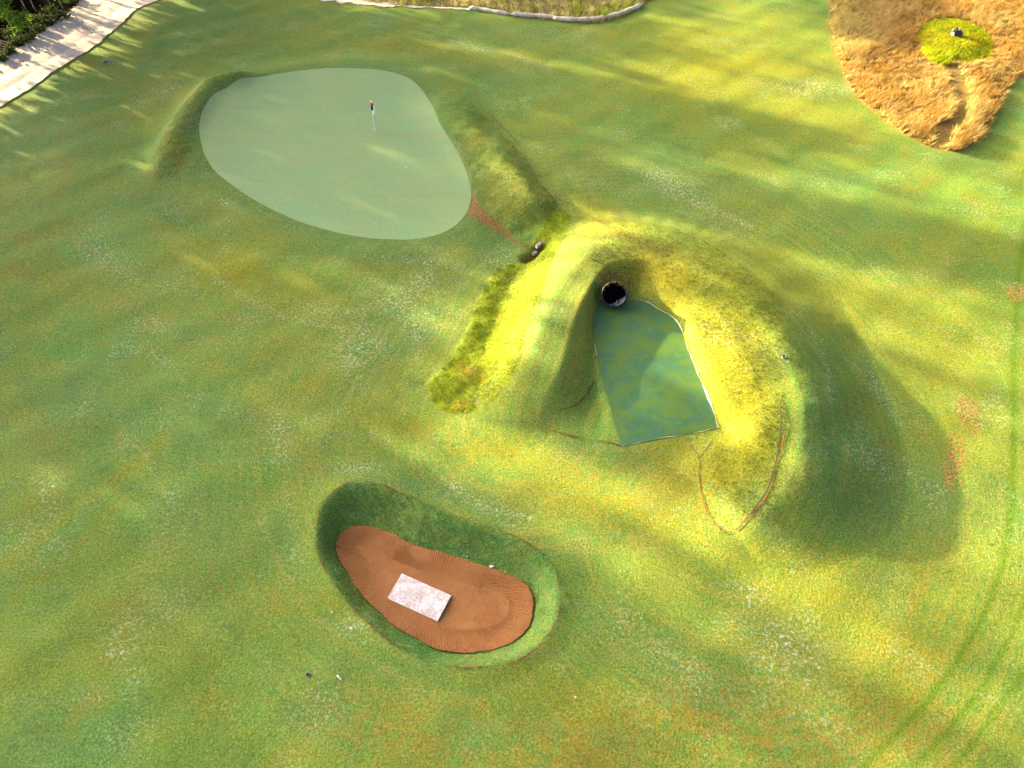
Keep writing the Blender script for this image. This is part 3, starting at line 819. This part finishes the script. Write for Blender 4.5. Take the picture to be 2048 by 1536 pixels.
# ------------------------------------------------------------------ black drain pipe in the bank
M_BLACK = mat_plain('black_plastic', (.010, .010, .013), (.022, .022, .028), 12, .45, .5, .4, .02)
M_LINER = mat_plain('torn_liner', (.02, .023, .04), (.085, .092, .13), 7, .5, .4, .6, .03)
M_CLAY = mat_plain('red_clay', (.20, .075, .025), (.36, .17, .07), 8, .95, .1, .6, .04)
pipe = empty('drain_pipe', PIPE_P)
tag(pipe, 'large black drain pipe opening in the grass bank above the mottled mat', 'pipe')
rot = PIPE_AX.to_track_quat('Z', 'Y').to_matrix()
def lathe_at(prof, mat, name, parent, n=40, jag=None, smooth=True):
    b = MB()
    v, f = [], []
    for i, (r, z) in enumerate(prof):
        for k in range(n):
            t = 2 * math.pi * k / n
            jz = jag(k, i) if jag else 0
            v.append(rot @ Vector((r * math.cos(t), r * math.sin(t), z + jz)))
    for i in range(len(prof) - 1):
        for k in range(n):
            f.append((i * n + k, i * n + (k + 1) % n, (i + 1) * n + (k + 1) % n, (i + 1) * n + k))
    f.append(tuple(range(n)) if prof[0][0] < .9 * PIPE_R or True else ())
    b.add(v, f)
    return b.build(name, mat, parent, smooth)
prof = [(.62, -1.5)]
for i in range(12):
    z0 = -1.4 + i * .13
    prof += [(.625, z0), (.655, z0 + .03), (.655, z0 + .08), (.625, z0 + .11)]
prof += [(.64, .16), (.655, .24), (.655, .30), (.64, .44), (.70, .46), (.72, .43), (.72, -.5)]
rj = [random.uniform(-.03, .05) for _ in range(40)]
lathe_at(prof, M_BLACK, 'pipe_wall', pipe, 40, lambda k, i: rj[k] if i >= len(prof) - 5 and i < len(prof) - 1 else 0)
# torn liner along the lower lip
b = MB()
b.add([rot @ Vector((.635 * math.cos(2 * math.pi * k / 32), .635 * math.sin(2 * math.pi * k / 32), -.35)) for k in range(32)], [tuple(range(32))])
b.build('shade_disc', mat_plain('pipe_shade', (.003, .003, .003), (.006, .006, .006), 5, .9, .05), pipe)  # black disc standing in for the darkness deep inside the pipe
b = MB()
v, f = [], []
nn = 30
for k in range(nn):
    u = k / (nn - 1)
    t = math.radians(248 + 112 * u)
    wdt = .06 + .24 * math.sin(math.pi * min(1, u * 1.05)) + random.uniform(-.05, .05)
    for j in range(5):
        s = j / 4
        r = .66 - wdt * s
        zl = .50 - .20 * s + .05 * math.sin(k * 1.9 + s * 3) * s + random.uniform(-.015, .015)
        v.append(rot @ Vector((r * math.cos(t), r * math.sin(t), zl)))
for k in range(nn - 1):
    for j in range(4):
        f.append((k * 5 + j, k * 5 + j + 1, k * 5 + j + 6, k * 5 + j + 5))
b.add(v, f)
b.build('torn_liner', M_LINER, pipe, True)
for k in range(9):
    b = MB()
    t = math.radians(40 + 12 * k + random.uniform(-4, 4))
    p = [rot @ Vector((r_ * math.cos(t + dd), r_ * math.sin(t + dd), z_)) for r_, dd, z_ in ((.72, 0, .44), (.66, .03, .49), (.54 + random.uniform(-.05, .05), .06, .40))]
    b.tube(p, [.018, .02, .006], 5)
    b.build('hanging_root', M_CLAY, pipe)

# ------------------------------------------------------------------ plywood sheet in the bunker
M_PLY = Mat('worn_whitewash', .7, .3)
m = M_PLY
n1, n2, n3 = m.noise(2.6, 5, .7), m.noise(22, 4, .75), m.noise(1.0, 4, .7, stretch=(-25, 3.0, 26.0))
n5 = m.noise(9, 5, .75)
c = m.mix(m.rng(m.math('ADD', m.math('MULTIPLY', n1, .5), m.math('MULTIPLY', n5, .5)), .40, .60), (.44, .35, .31), (.68, .66, .65))
c = m.mix(m.rng(n2, .42, .30, 0, .85), c, (.27, .20, .18))
c = m.mix(m.rng(n3, .60, .75, 0, .45), c, (.60, .38, .28))
c = m.mix(m.rng(m.noise(60, 2, .8), .68, .75, 0, .7), c, (.25, .20, .18))
m.color(c).bump(m.math('ADD', n2, n3), .25, .01)
bp = [Vector((*at(x, y, ZB + .06), ZB + .06)) for x, y in ((803,1147),(901,1190),(877,1244),(775,1196))]
ctr = sum(bp, Vector()) / 4
ex = (bp[1] - bp[0] + bp[2] - bp[3]).normalized()
ang = math.atan2(ex.y, ex.x)
lx = ((bp[1] - bp[0]).length + (bp[2] - bp[3]).length) / 2
ly = ((bp[3] - bp[0]).length + (bp[2] - bp[1]).length) / 2
b = MB()
b.box((0, 0, 0), (lx, ly, .035), None, .004)
o = b.build('board', M_PLY.m)
o.location = ctr + Vector((0, 0, -.012))
o.rotation_euler = (.01, -.012, ang)
tag(o, 'large worn whitewashed board lying flat on the orange bunker sand', 'board')

# ------------------------------------------------------------------ flagstick
fp = on(751, 260)
fl = empty('flagstick', fp + Vector((0, 0, .012)))
tag(fl, 'white flagstick with red, white and navy flag on the pale green', 'flagstick')
M_WHITE = mat_plain('white_paint', (.78, .78, .76), (.84, .84, .82), 20, .4, .4, .05)
b = MB()
b.tube([(0, 0, -.05), (0, 0, .9), (0, 0, 2.2)], [.042, .038, .034], 10)
b.build('pole', M_WHITE, fl, True)
b = MB()
b.lathe([(.03, .03), (.075, .03), (.085, .0), (.085, -.03)], 16)
b.build('cup_rim', M_WHITE, fl)
m = Mat('flag_cloth', .8, .1)
fr, fg, _ = m.attr('cloth')
c = m.mix(m.rng(fr, .58, .62), (.018, .022, .075), (.42, .03, .03))
c = m.mix(m.rng(fg, .60, .66), c, (.80, .79, .78))
c = m.mix(m.rng(fg, .10, .06), c, (.80, .79, .78))
m.color(c)
nu, nv = 22, 12
U, W = np.meshgrid(np.linspace(0, 1, nu), np.linspace(0, 1, nv))
fx = .03 + U * .46 * (.75 + .25 * W)
fy = .11 * np.sin(U * 9.5) * (.4 + .6 * (1 - W)) + .03
fz = 1.68 + W * .54 - U * (.26 + .10 * (1 - W)) + .02 * np.sin(U * 14)
V = np.column_stack([fx.ravel(), -fy.ravel(), fz.ravel()])
ii = np.arange(nu * nv).reshape(nv, nu)
fq = np.stack([ii[:-1, :-1], ii[:-1, 1:], ii[1:, 1:], ii[1:, :-1]], -1).reshape(-1, 4)
C = np.column_stack([W.ravel(), U.ravel(), np.zeros(nu * nv), np.ones(nu * nv)])
fo = link('flag', mesh_np('flag', V, fq, m.m, True, {'cloth': C}), fl)
sm = fo.modifiers.new('thickness', 'SOLIDIFY')
sm.thickness = .006
fo.rotation_euler = (0, 0, math.radians(-50))

# ------------------------------------------------------------------ golf balls
bm = bmesh.new()
bmesh.ops.create_icosphere(bm, subdivisions=3, radius=.034)
for v in bm.verts:                                           # dimples
    t = math.atan2(v.co.y, v.co.x) * 9
    v.co *= 1 - .012 * (.5 + .5 * math.sin(t) * math.sin(v.co.z * 700))
ball_me = bpy.data.meshes.new('golf_ball')
bm.to_mesh(ball_me)
bm.free()
ball_me.materials.append(M_WHITE)
ball_me.polygons.foreach_set('use_smooth', [True] * len(ball_me.polygons))
for x, y, lb in ((812,336,'white golf ball on the green, nearest its right edge'), (773,372,'white golf ball on the green, middle one of the three'), (749,447,'white golf ball on the green, nearest its lower edge'), (934,1114,'white golf ball on the grass bank just above the bunker sand'), (664,1225,'white golf ball on the grass left of the bunker')):
    o = link('golf_ball', ball_me, label=lb, cat='golf ball', group='golf balls lying about')
    o.location = on(x, y, .045)

# ------------------------------------------------------------------ scraps of paper
M_PAPER = mat_plain('white_paper', (.66, .66, .66), (.82, .82, .82), 14, .8, .1, .3)
def scrap(px, py, l, w, rz, label):
    V, Fq = [], []
    nu, nv = 7, 4
    for j in range(nv):
        for i in range(nu):
            V.append(((i / (nu - 1) - .5) * l + random.uniform(-.02, .02), (j / (nv - 1) - .5) * w + random.uniform(-.02, .02), .035 + random.uniform(0, .06)))
    for j in range(nv - 1):
        for i in range(nu - 1):
            Fq.append((j * nu + i, j * nu + i + 1, (j + 1) * nu + i + 1, (j + 1) * nu + i))
    b = MB()
    b.add(V, Fq)
    o = b.build('paper_scrap', M_PAPER)
    o.modifiers.new('thickness', 'SOLIDIFY').thickness = .004
    o.location = on(px, py)
    o.rotation_euler = (0, 0, rz)
    tag(o, label, 'paper', 'white scraps on the grass')
scrap(983, 1134, .17, .10, .2, 'crumpled white scrap at the upper edge of the bunker sand')
scrap(679, 1356, .24, .05, -.7, 'thin white scrap on the grass below left of the bunker')
scrap(703, 1257, .11, .06, .1, 'small white scrap on the grass beside the bunker rim')
scrap(1150, 1395, .08, .05, .5, 'tiny white scrap on the grass below right of the bunker')

# ------------------------------------------------------------------ drain covers and sprinkler heads
M_GREY = mat_plain('grey_concrete', (.10, .105, .11), (.20, .205, .21), 20, .8, .2, .3)
M_DARK = mat_plain('dark_iron', (.012, .014, .020), (.03, .032, .04), 20, .5, .4, .3)
def drain(name, px, py, r, label, cat, bars):
    p = on(px, py)
    e = empty(name, p)
    tag(e, label, cat)
    b = MB()
    n = 28
    prof = [(r * .66, .02), (r * .68, .05), (r * .95, .05), (r, .01), (r, -.06)]
    v = [(q * math.cos(2 * math.pi * k / n), q * math.sin(2 * math.pi * k / n), z) for q, z in prof for k in range(n)]
    f = [(i * n + k, i * n + (k + 1) % n, (i + 1) * n + (k + 1) % n, (i + 1) * n + k) for i in range(len(prof) - 1) for k in range(n)]
    b.add(v, [q[::-1] for q in f])
    b.build('ring', M_GREY, e, True)
    g = MB()
    g.lathe([(r * .67, .0), (r * .67, .022), (r * .1, .03)], 28)
    lid = g.build('lid', M_DARK, e)
    if bars:
        for k in range(5):
            y = (k - 2) * r * .22
            b = MB()
            b.box((0, y, .036), (2 * math.sqrt(max(.01, (r * .6) ** 2 - y * y)), r * .09, .014), None, .003)
            b.build('bar', M_DARK, lid)
    return e
drain('drain_cover', 212, 125, .29, 'round black drain cover with grey ring beside the sandy track', 'drain cover', True)
drain('sprinkler_head', 1568, 714, .12, 'small dark sprinkler head on the outer side of the horseshoe mound', 'sprinkler', False)
drain('sprinkler_head', 616, 1350, .09, 'small dark sprinkler head in the grass below left of the bunker', 'sprinkler', False)

# ------------------------------------------------------------------ black and white bundle on the round patch
bp_ = on(1909, 72, .10)
e = empty('crumpled_cover', bp_)
tag(e, 'small crumpled black cover with pale folds on the round grass patch', 'cover')
def crumple(name, mat, c, s, seed, parent):
    bm = bmesh.new()
    bmesh.ops.create_icosphere(bm, subdivisions=3, radius=1)
    r = np.random.default_rng(seed)
    D = r.normal(0, 1, (7, 3))
    ph = r.uniform(0, 6, 7)
    for v in bm.verts:
        q = 1 + sum(.10 * math.sin(4.2 * float(np.dot(D[i], v.co)) + ph[i]) for i in range(7))
        v.co = Vector((v.co.x * s[0], v.co.y * s[1], max(v.co.z, -.35) * s[2])) * q + Vector(c)
    me = bpy.data.meshes.new(name)
    bm.to_mesh(me)
    bm.free()
    me.materials.append(mat)
    return link(name, me, parent)
crumple('black_fold', M_BLACK, (-.06, .16, .16), (.20, .24, .30), 1, e)
crumple('black_fold', M_BLACK, (.12, -.22, .12), (.38, .18, .26), 2, e)
crumple('black_fold', M_BLACK, (.30, .02, .16), (.14, .22, .26), 5, e)
crumple('pale_fold', M_PAPER, (.10, -.03, .14), (.16, .10, .24), 3, e)
crumple('pale_fold', M_PAPER, (-.24, -.08, .08), (.12, .20, .14), 4, e)

# ------------------------------------------------------------------ broken stone in the washout
M_STONE = mat_plain('pale_stone', (.40, .33, .32), (.62, .55, .52), 6, .85, .2, .5, .03)
def stone(px, py, s, rz, label, seed):
    bm = bmesh.new()
    bmesh.ops.create_cube(bm, size=1)
    bmesh.ops.bevel(bm, geom=bm.edges[:], offset=.16, segments=2, affect='EDGES')
    r = random.Random(seed)
    for v in bm.verts:
        v.co = Vector((v.co.x * s[0] * (1 + r.uniform(-.14, .14)), v.co.y * s[1] * (1 + r.uniform(-.14, .14)), v.co.z * s[2] * (1 + r.uniform(-.2, .2))))
    me = bpy.data.meshes.new('stone')
    bm.to_mesh(me)
    bm.free()
    me.materials.append(M_STONE)
    o = link('stone', me, label=label, cat='stone', group='stones in the washout')
    o.location = on(px, py, s[2] * .3)
    o.rotation_euler = (.25, .1, rz)
stone(1077, 496, (.62, .22, .22), 1.0, 'pale elongated stone at the upper end of the washout beside the lime strip', 1)
stone(1069, 508, (.40, .22, .18), .9, 'pinkish stone at the lower end of the washout beside the lime strip', 2)

# ------------------------------------------------------------------ straw wattles
def wattle_mat():
    m = Mat('wattle_netting', .9, .1)
    n1, n2, n3 = m.noise(1.6, 4, .6), m.noise(18, 4, .7), m.noise(5, 3)
    c = m.mix(m.rng(n1, .35, .65), (.52, .43, .32), (.78, .70, .58))
    c = m.mix(m.rng(n2, .38, .25, 0, .7), c, (.26, .20, .14))
    m.color(c).bump(m.math('ADD', n2, m.math('MULTIPLY', n3, 1.5)), .6, .05)
    return m.m
M_WAT = wattle_mat()
for k, (l, r, lb) in enumerate((([(941,18),(965,22),(990,26),(1016,30)], .17, 'greyish straw wattle lying leftmost along the planted bed'),
                                ([(1025,31),(1050,33),(1085,35),(1113,38)], .18, 'straw wattle second from left along the planted bed'),
                                ([(1107,40),(1140,42),(1175,42),(1211,38)], .20, 'thick pale straw wattle at the lowest bend of the planted bed'),
                                ([(1213,37),(1235,31),(1260,22),(1281,13)], .19, 'straw wattle rightmost, rising along the planted bed edge'))):
    P = onpts(l, 7)
    n = len(P)
    Z = hz(P[:, 0], P[:, 1]) + r * .72
    R = [r * (1 + .10 * math.sin(i * .9 + k) + random.uniform(-.05, .05)) for i in range(n)]
    R[0], R[-1] = r * .55, r * .55
    b = MB()
    b.tube([(P[i, 0], P[i, 1], Z[i] + random.uniform(-.01, .01)) for i in range(n)], R, 12)
    e = b.build('straw_wattle', M_WAT, None, True)
    tag(e, lb, 'wattle', 'straw wattles edging the planted bed')
    for i in (0, n - 1):
        kb = MB()
        d = Vector((P[1] - P[0]) if i == 0 else (P[-1] - P[-2])).normalized() * (-1 if i == 0 else 1)
        p = Vector((P[i, 0], P[i, 1], Z[i]))
        kb.tube([p - Vector((d.x, d.y, 0)) * .05, p + Vector((d.x, d.y, 0)) * .06, p + Vector((d.x, d.y, 0)) * .13], [r * .5, r * .32, r * .5], 8)
        kb.build('tied_end', M_PAPER, e, True)

# ------------------------------------------------------------------ wood: leaves, trunks
def leaf_mat(name, a, b, c):
    return grass_mat(name, a, b, c, .25)
M_LEAF = leaf_mat('pine_needles', (.028, .060, .012), (.045, .085, .014), (.075, .105, .016))
M_SAPL = leaf_mat('sapling_leaves', (.060, .170, .012), (.120, .250, .014), (.210, .290, .014))
M_SHRUB = leaf_mat('shrub_leaves', (.028, .055, .012), (.055, .090, .018), (.095, .100, .025))
M_BARK = mat_plain('pine_bark', (.10, .070, .050), (.20, .15, .115), 9, .95, .1, .7, .04)
M_PALEBARK = mat_plain('pale_bark', (.24, .21, .18), (.38, .34, .30), 9, .95, .1, .5, .02)

def leaves(C, per, spread, size, tint, up=.0):
    """leaf rhombs round the clump centres C (n,3)"""
    n = len(C) * per
    c = np.repeat(C, per, 0) + rng.normal(0, 1, (n, 3)) * spread
    a = rng.normal(0, 1, (n, 3))
    a[:, 2] = a[:, 2] * .7 + up
    a /= np.linalg.norm(a, axis=1)[:, None]
    b = np.cross(a, rng.normal(0, 1, (n, 3)))
    b /= np.linalg.norm(b, axis=1)[:, None]
    s = size * rng.uniform(.6, 1.3, n)[:, None]
    V = np.stack([c - a * s * .5, c + b * s * .28, c + a * s * .5, c - b * s * .28], 1)
    t = np.repeat(tint, per) + rng.normal(0, .15, n)
    K = np.zeros((n, 4, 4))
    K[..., 0] = np.clip(t, 0, 1)[:, None]
    K[..., 1] = rng.uniform(0, 1, n)[:, None]
    K[..., 3] = 1
    return V.reshape(-1, 3), np.arange(n * 4).reshape(-1, 4), K.reshape(-1, 4)

# where the photograph shows sun on the grass, the wood lets it through
def lit_at(px, py):
    L = np.full(px.shape, .035)
    def poly(P, v):
        L[inside(px, py, np.array(P, float))] = v
    def band(x0, y0, x1, y1, w0, w1, v):
        ex, ey = x1 - x0, y1 - y0
        t = np.clip(((px - x0) * ex + (py - y0) * ey) / (ex * ex + ey * ey), 0, 1)
        d = np.hypot(px - x0 - t * ex, py - y0 - t * ey)
        L[d < w0 + (w1 - w0) * t] = v
    poly([(1060,470),(1100,300),(1150,140),(1300,60),(1460,-40),(2300,-200),(2300,330),(1560,330),(1300,340),(1290,400)], .985)
    poly([(1070,110),(1230,130),(1480,235),(1560,330),(1290,400),(1110,400),(1000,300)], .20)
    poly([(1560,310),(2300,300),(2300,1700),(1420,1700),(1420,1400),(1150,1180),(1080,1060),(770,900),(740,830),(800,780),(800,720),(870,600),(930,500),(1010,430),(1090,385),(1300,400),(1450,400)], .76)
    poly([(800,720),(870,600),(930,500),(1010,430),(1100,380),(1180,420),(1100,640),(1030,800),(900,860),(780,820)], .98)
    poly([(1380,560),(1620,700),(1600,1000),(1440,1100),(1100,1060),(1220,960),(1400,980),(1440,840)], .97)
    poly([(1050,650),(1160,570),(1190,880),(990,860),(1000,790)], .5)
    poly([(1560,560),(2300,600),(2300,1180),(1620,1120),(1600,800)], .84)
    poly([(1190,590),(1330,560),(1460,700),(1440,790),(1230,760)], .98)
    band(870, 78, 1480, 215, 7, 24, .95)                 # long lit streak
    band(900, 52, 1340, 95, 24, 22, .16)                 # shade at the top
    band(1180, 128, 1310, 160, 7, 6, .15)
    band(1060, 172, 1690, 288, 44, 18, .02)
    band(1200, 318, 1760, 352, 12, 24, .9)
    band(1200, 395, 2100, 522, 46, 48, .02)
    band(1180, 430, 1500, 470, 14, 12, .95)
    band(1400, 480, 1680, 565, 16, 12, .3)
    band(1400, 575, 1700, 660, 16, 14, .3)
    band(1700, 20, 1850, 50, 60, 55, .12)                # shaded corner of the meadow
    band(1610, 30, 1640, 50, 10, 10, .4)
    band(1020, 800, 1400, 862, 28, 28, .06)              # across the mat
    band(1180, 912, 1400, 945, 22, 18, .1)
    band(740, 858, 1330, 1010, 22, 44, .98)
    band(1250, 1010, 1660, 1110, 30, 36, .98)
    band(900, 960, 1330, 1085, 9, 10, .2)
    band(1060, 1110, 1470, 1400, 40, 52, .03)
    band(1050, 1260, 1520, 1570, 20, 34, .10)
    band(1330, 1180, 1660, 1250, 24, 26, .25)
    band(1450, 1270, 1900, 1570, 34, 60, .35)
    band(1700, 1150, 2060, 1330, 26, 34, .45)
    band(930, 240, 1080, 390, 34, 44, .92)
    band(680, 0, 1290, 20, 30, 30, .55)
    band(560, 245, 650, 268, 4, 4, .15)
    band(405, 292, 440, 302, 7, 6, .4)
    band(600, 315, 680, 330, 5, 5, .4)
    band(720, 305, 800, 330, 5, 5, .45)
    band(830, 342, 940, 356, 8, 9, .55)
    band(960, 250, 1060, 345, 10, 12, .45)
    band(440, 490, 640, 590, 10, 16, .35)
    band(640, 600, 900, 660, 10, 12, .4)
    band(760, 872, 1000, 915, 10, 16, .75)
    return L

SD = np.array([-math.sin(SUN_AZ), -math.cos(SUN_AZ)])        # horizontal travel of the light
SN = np.array([-SD[1], SD[0]])
TAN = math.tan(SUN_EL)
def wood_edge(s): return -71.5 - .11 * (s - 25)
NC = 30000
cs = rng.uniform(-16, 96, NC)
ca = wood_edge(cs) - rng.uniform(1.5, 15, NC)
cz = rng.uniform(1.0, 25.0, NC)
gxy = (ca + cz / TAN)[:, None] * SD + cs[:, None] * SN       # where each clump's shadow falls
gz = np.zeros(NC)
for _ in range(3):
    gz = hz(gxy[:, 0], gxy[:, 1])
    gxy = (ca + (cz - gz) / TAN)[:, None] * SD + cs[:, None] * SN
ppx, ppy = to_px(gxy[:, 0], gxy[:, 1], gz)
Lv = lit_at(ppx, ppy)
behind = gxy[:, 1] < 1
Lv = np.where(behind, .5, Lv)
Lv = np.where((ppx < -60) & (ppy > 0), .55, Lv)
Lv = np.where(inside(gxy[:, 0], gxy[:, 1], TRK_WIDE), .98, Lv)
Lv = np.where(ppx > 2100, .9, Lv)
tau = -np.log(np.clip(Lv, .025, .99)) / 5.0
keep = rng.uniform(0, 1, NC) < tau
cs, ca, cz = cs[keep], ca[keep], cz[keep]
CL = np.column_stack([ca[:, None] * SD + cs[:, None] * SN, cz])
# trunks
TR = []
for s in np.arange(-16, 97, 5.2):
    for rowk in range(2):
        ss_ = s + random.uniform(-1.4, 1.4) + rowk * 2.6
        aa = wood_edge(ss_) - 4.5 - rowk * 6.5 + random.uniform(-1.5, 1.5)
        TR.append(aa * SD + ss_ * SN)
TR = np.array(TR)
own = np.argmin(((CL[:, None, :2] - TR[None]) ** 2).sum(-1), 1)
for k in range(len(TR)):
    mine = CL[own == k]
    if len(mine) < 6:
        continue
    top = max(mine[:, 2].max() + .4, 8)
    x0, y0 = TR[k]
    z0 = float(hz(x0, y0))
    e = empty('pine_tree', (x0, y0, z0))
    tag(e, 'tall pine tree in the wood beyond the sandy track', 'tree', 'pines of the wood beyond the track')
    b = MB()
    bx_, by_ = random.uniform(-.4, .4), random.uniform(-.4, .4)
    b.tube([(bx_ * t * t, by_ * t * t, t * top - .3) for t in np.linspace(0, 1, 7)], [.17, .14, .11, .085, .06, .04, .02], 8)
    for c in mine[rng.permutation(len(mine))[:10]]:
        h0 = max(1.0, c[2] - random.uniform(.4, 1.6))
        t = h0 / top
        p0 = Vector((bx_ * t * t, by_ * t * t, h0))
        p1 = Vector((c[0] - x0, c[1] - y0, c[2] - z0))
        b.tube([p0, p0.lerp(p1, .5) + Vector((0, 0, -.1)), p1], [.04, .028, .012], 5)
    b.build('trunk', M_BARK, e, True)
    V, Fq, K = leaves(mine, 15, .34, .62, rng.uniform(.1, .8, len(mine)))
    V = V - np.array([x0, y0, z0])
    link('crown', mesh_np('crown', V, Fq, M_LEAF, False, {'tint': K}), e)

# saplings and shrubs at the near edge of the wood (top left corner of the photo)
def sapling(px, py, hgt, lean, nclump, crown_r, label, seed):
    p = on(px, py)
    r = random.Random(seed)
    e = empty('sapling', p)
    tag(e, label, 'sapling', 'saplings at the edge of the wood')
    b = MB()
    b.tube([(lean[0] * t * t, lean[1] * t * t, t * hgt - .1) for t in np.linspace(0, 1, 6)], [.07, .06, .05, .04, .03, .015], 7)
    C = []
    for i in range(nclump):
        t = .35 + .65 * (i + r.random()) / nclump
        rr = crown_r * (1.15 - t) / .8 * r.uniform(.3, 1.1)
        a = r.uniform(0, 6.28)
        c = (lean[0] * t * t + rr * math.cos(a), lean[1] * t * t + rr * math.sin(a), t * hgt + r.uniform(-.1, .3))
        C.append(c)
        if i % 2 == 0:
            b.tube([(lean[0] * t * t, lean[1] * t * t, t * hgt - .25), c], [.022, .008], 5)
    b.build('trunk', M_PALEBARK, e, True)
    V, Fq, K = leaves(np.array(C), 34, .17, .17, rng.uniform(.1, .9, nclump), .3)
    link('crown', mesh_np('crown', V, Fq, M_SAPL, False, {'tint': K}), e)
for i, (x, y, h, ln, n, cr, lb) in enumerate((
    (38,62,3.4,(-.1,.1),26,.95,'bright green sapling with tall crown in the wood corner, second from the left'),
    (46,72,1.9,(-.2,-.1),16,.7,'low bright sapling just above the wooden pallet'),
    (52,20,4.2,(.2,.0),16,.8,'thin pale-stemmed sapling deepest in the wood corner'),
    (72,24,3.6,(.1,.1),14,.7,'slender sapling with darker crown in the middle of the wood corner'),
    (100,8,3.2,(.1,.2),18,.75,'bright sapling at the upper frame edge of the wood corner'),
    (126,18,2.4,(.0,.0),18,.7,'bushy sapling nearest the sandy track at the upper frame edge'),
    (64,66,1.7,(.1,-.1),14,.6,'small yellow-green sapling at the wood edge facing the track'))):
    sapling(x, y, h, ln, n, cr, lb, i)
def shrub(px, py, r0, label, seed):
    p = on(px, py)
    r = np.random.default_rng(seed)
    e = empty('shrub', p)
    tag(e, label, 'shrub', 'shrubs along the wood edge')
    n = 26
    C = r.normal(0, 1, (n, 3))
    C /= np.linalg.norm(C, axis=1)[:, None]
    C *= (r.uniform(.3, 1, n) ** .5 * r0)[:, None]
    C[:, 2] = np.abs(C[:, 2]) * .45 + .1
    b = MB()
    for k in range(6):
        b.tube([(0, 0, -.05), tuple(C[k] * .6), tuple(C[k])], [.03, .02, .008], 5)
    b.build('stem', M_PALEBARK, e)
    V, Fq, K = leaves(C, 26, .16, .15, r.uniform(0, 1, n), .3)
    link('foliage', mesh_np('foliage', V, Fq, M_SHRUB, False, {'tint': K}), e)
for i, (x, y, r, lb) in enumerate((
    (148,4,.7,'dark shrub at the upper frame edge where the track leaves the picture'),
    (118,38,.9,'olive shrub at the wood edge beside the upper track'),
    (98,46,.8,'rounded green shrub at the middle of the wood edge'),
    (84,44,.7,'dark green shrub behind the rounded one at the wood edge'),
    (78,62,.5,'small brownish shrub reaching onto the track verge'),
    (58,80,.7,'olive shrub between the saplings and the track'),
    (36,86,.8,'green shrub above right of the wooden pallet'),
    (22,107,.4,'yellowish shrub just right of the wooden pallet'),
    (3,121,.35,'dark shrub at the left frame edge below the pallet'),
    (24,70,.6,'dark shrub directly behind the wooden pallet'),
    (66,44,.8,'dark shrub in the middle of the wood corner'),
    (20,40,.9,'very dark shrub near the left frame edge in the wood corner'),
    (100,26,.8,'dark shrub under the upper saplings'))):
    shrub(x, y, r, lb, 40 + i)

# pallet
M_WOOD = mat_plain('raw_timber', (.42, .27, .12), (.60, .43, .22), 14, .8, .2, .3)
pp = on(4, 103)
e = empty('wooden_pallet', pp + Vector((0, 0, .45)))
e.rotation_euler = (math.radians(20), math.radians(10), math.radians(-12))
tag(e, 'weathered wooden pallet leaning in the shrubs at the left frame edge', 'pallet')
for k in range(5):
    b = MB()
    b.box((0, (k - 2) * .25, .11), (1.2, .11, .022), None, .004)
    b.build('deck_board', M_WOOD, e)
for k in range(3):
    b = MB()
    b.box(((k - 1) * .55, 0, .05), (.09, 1.12, .095), None, .005)
    b.build('stringer', M_WOOD, e)
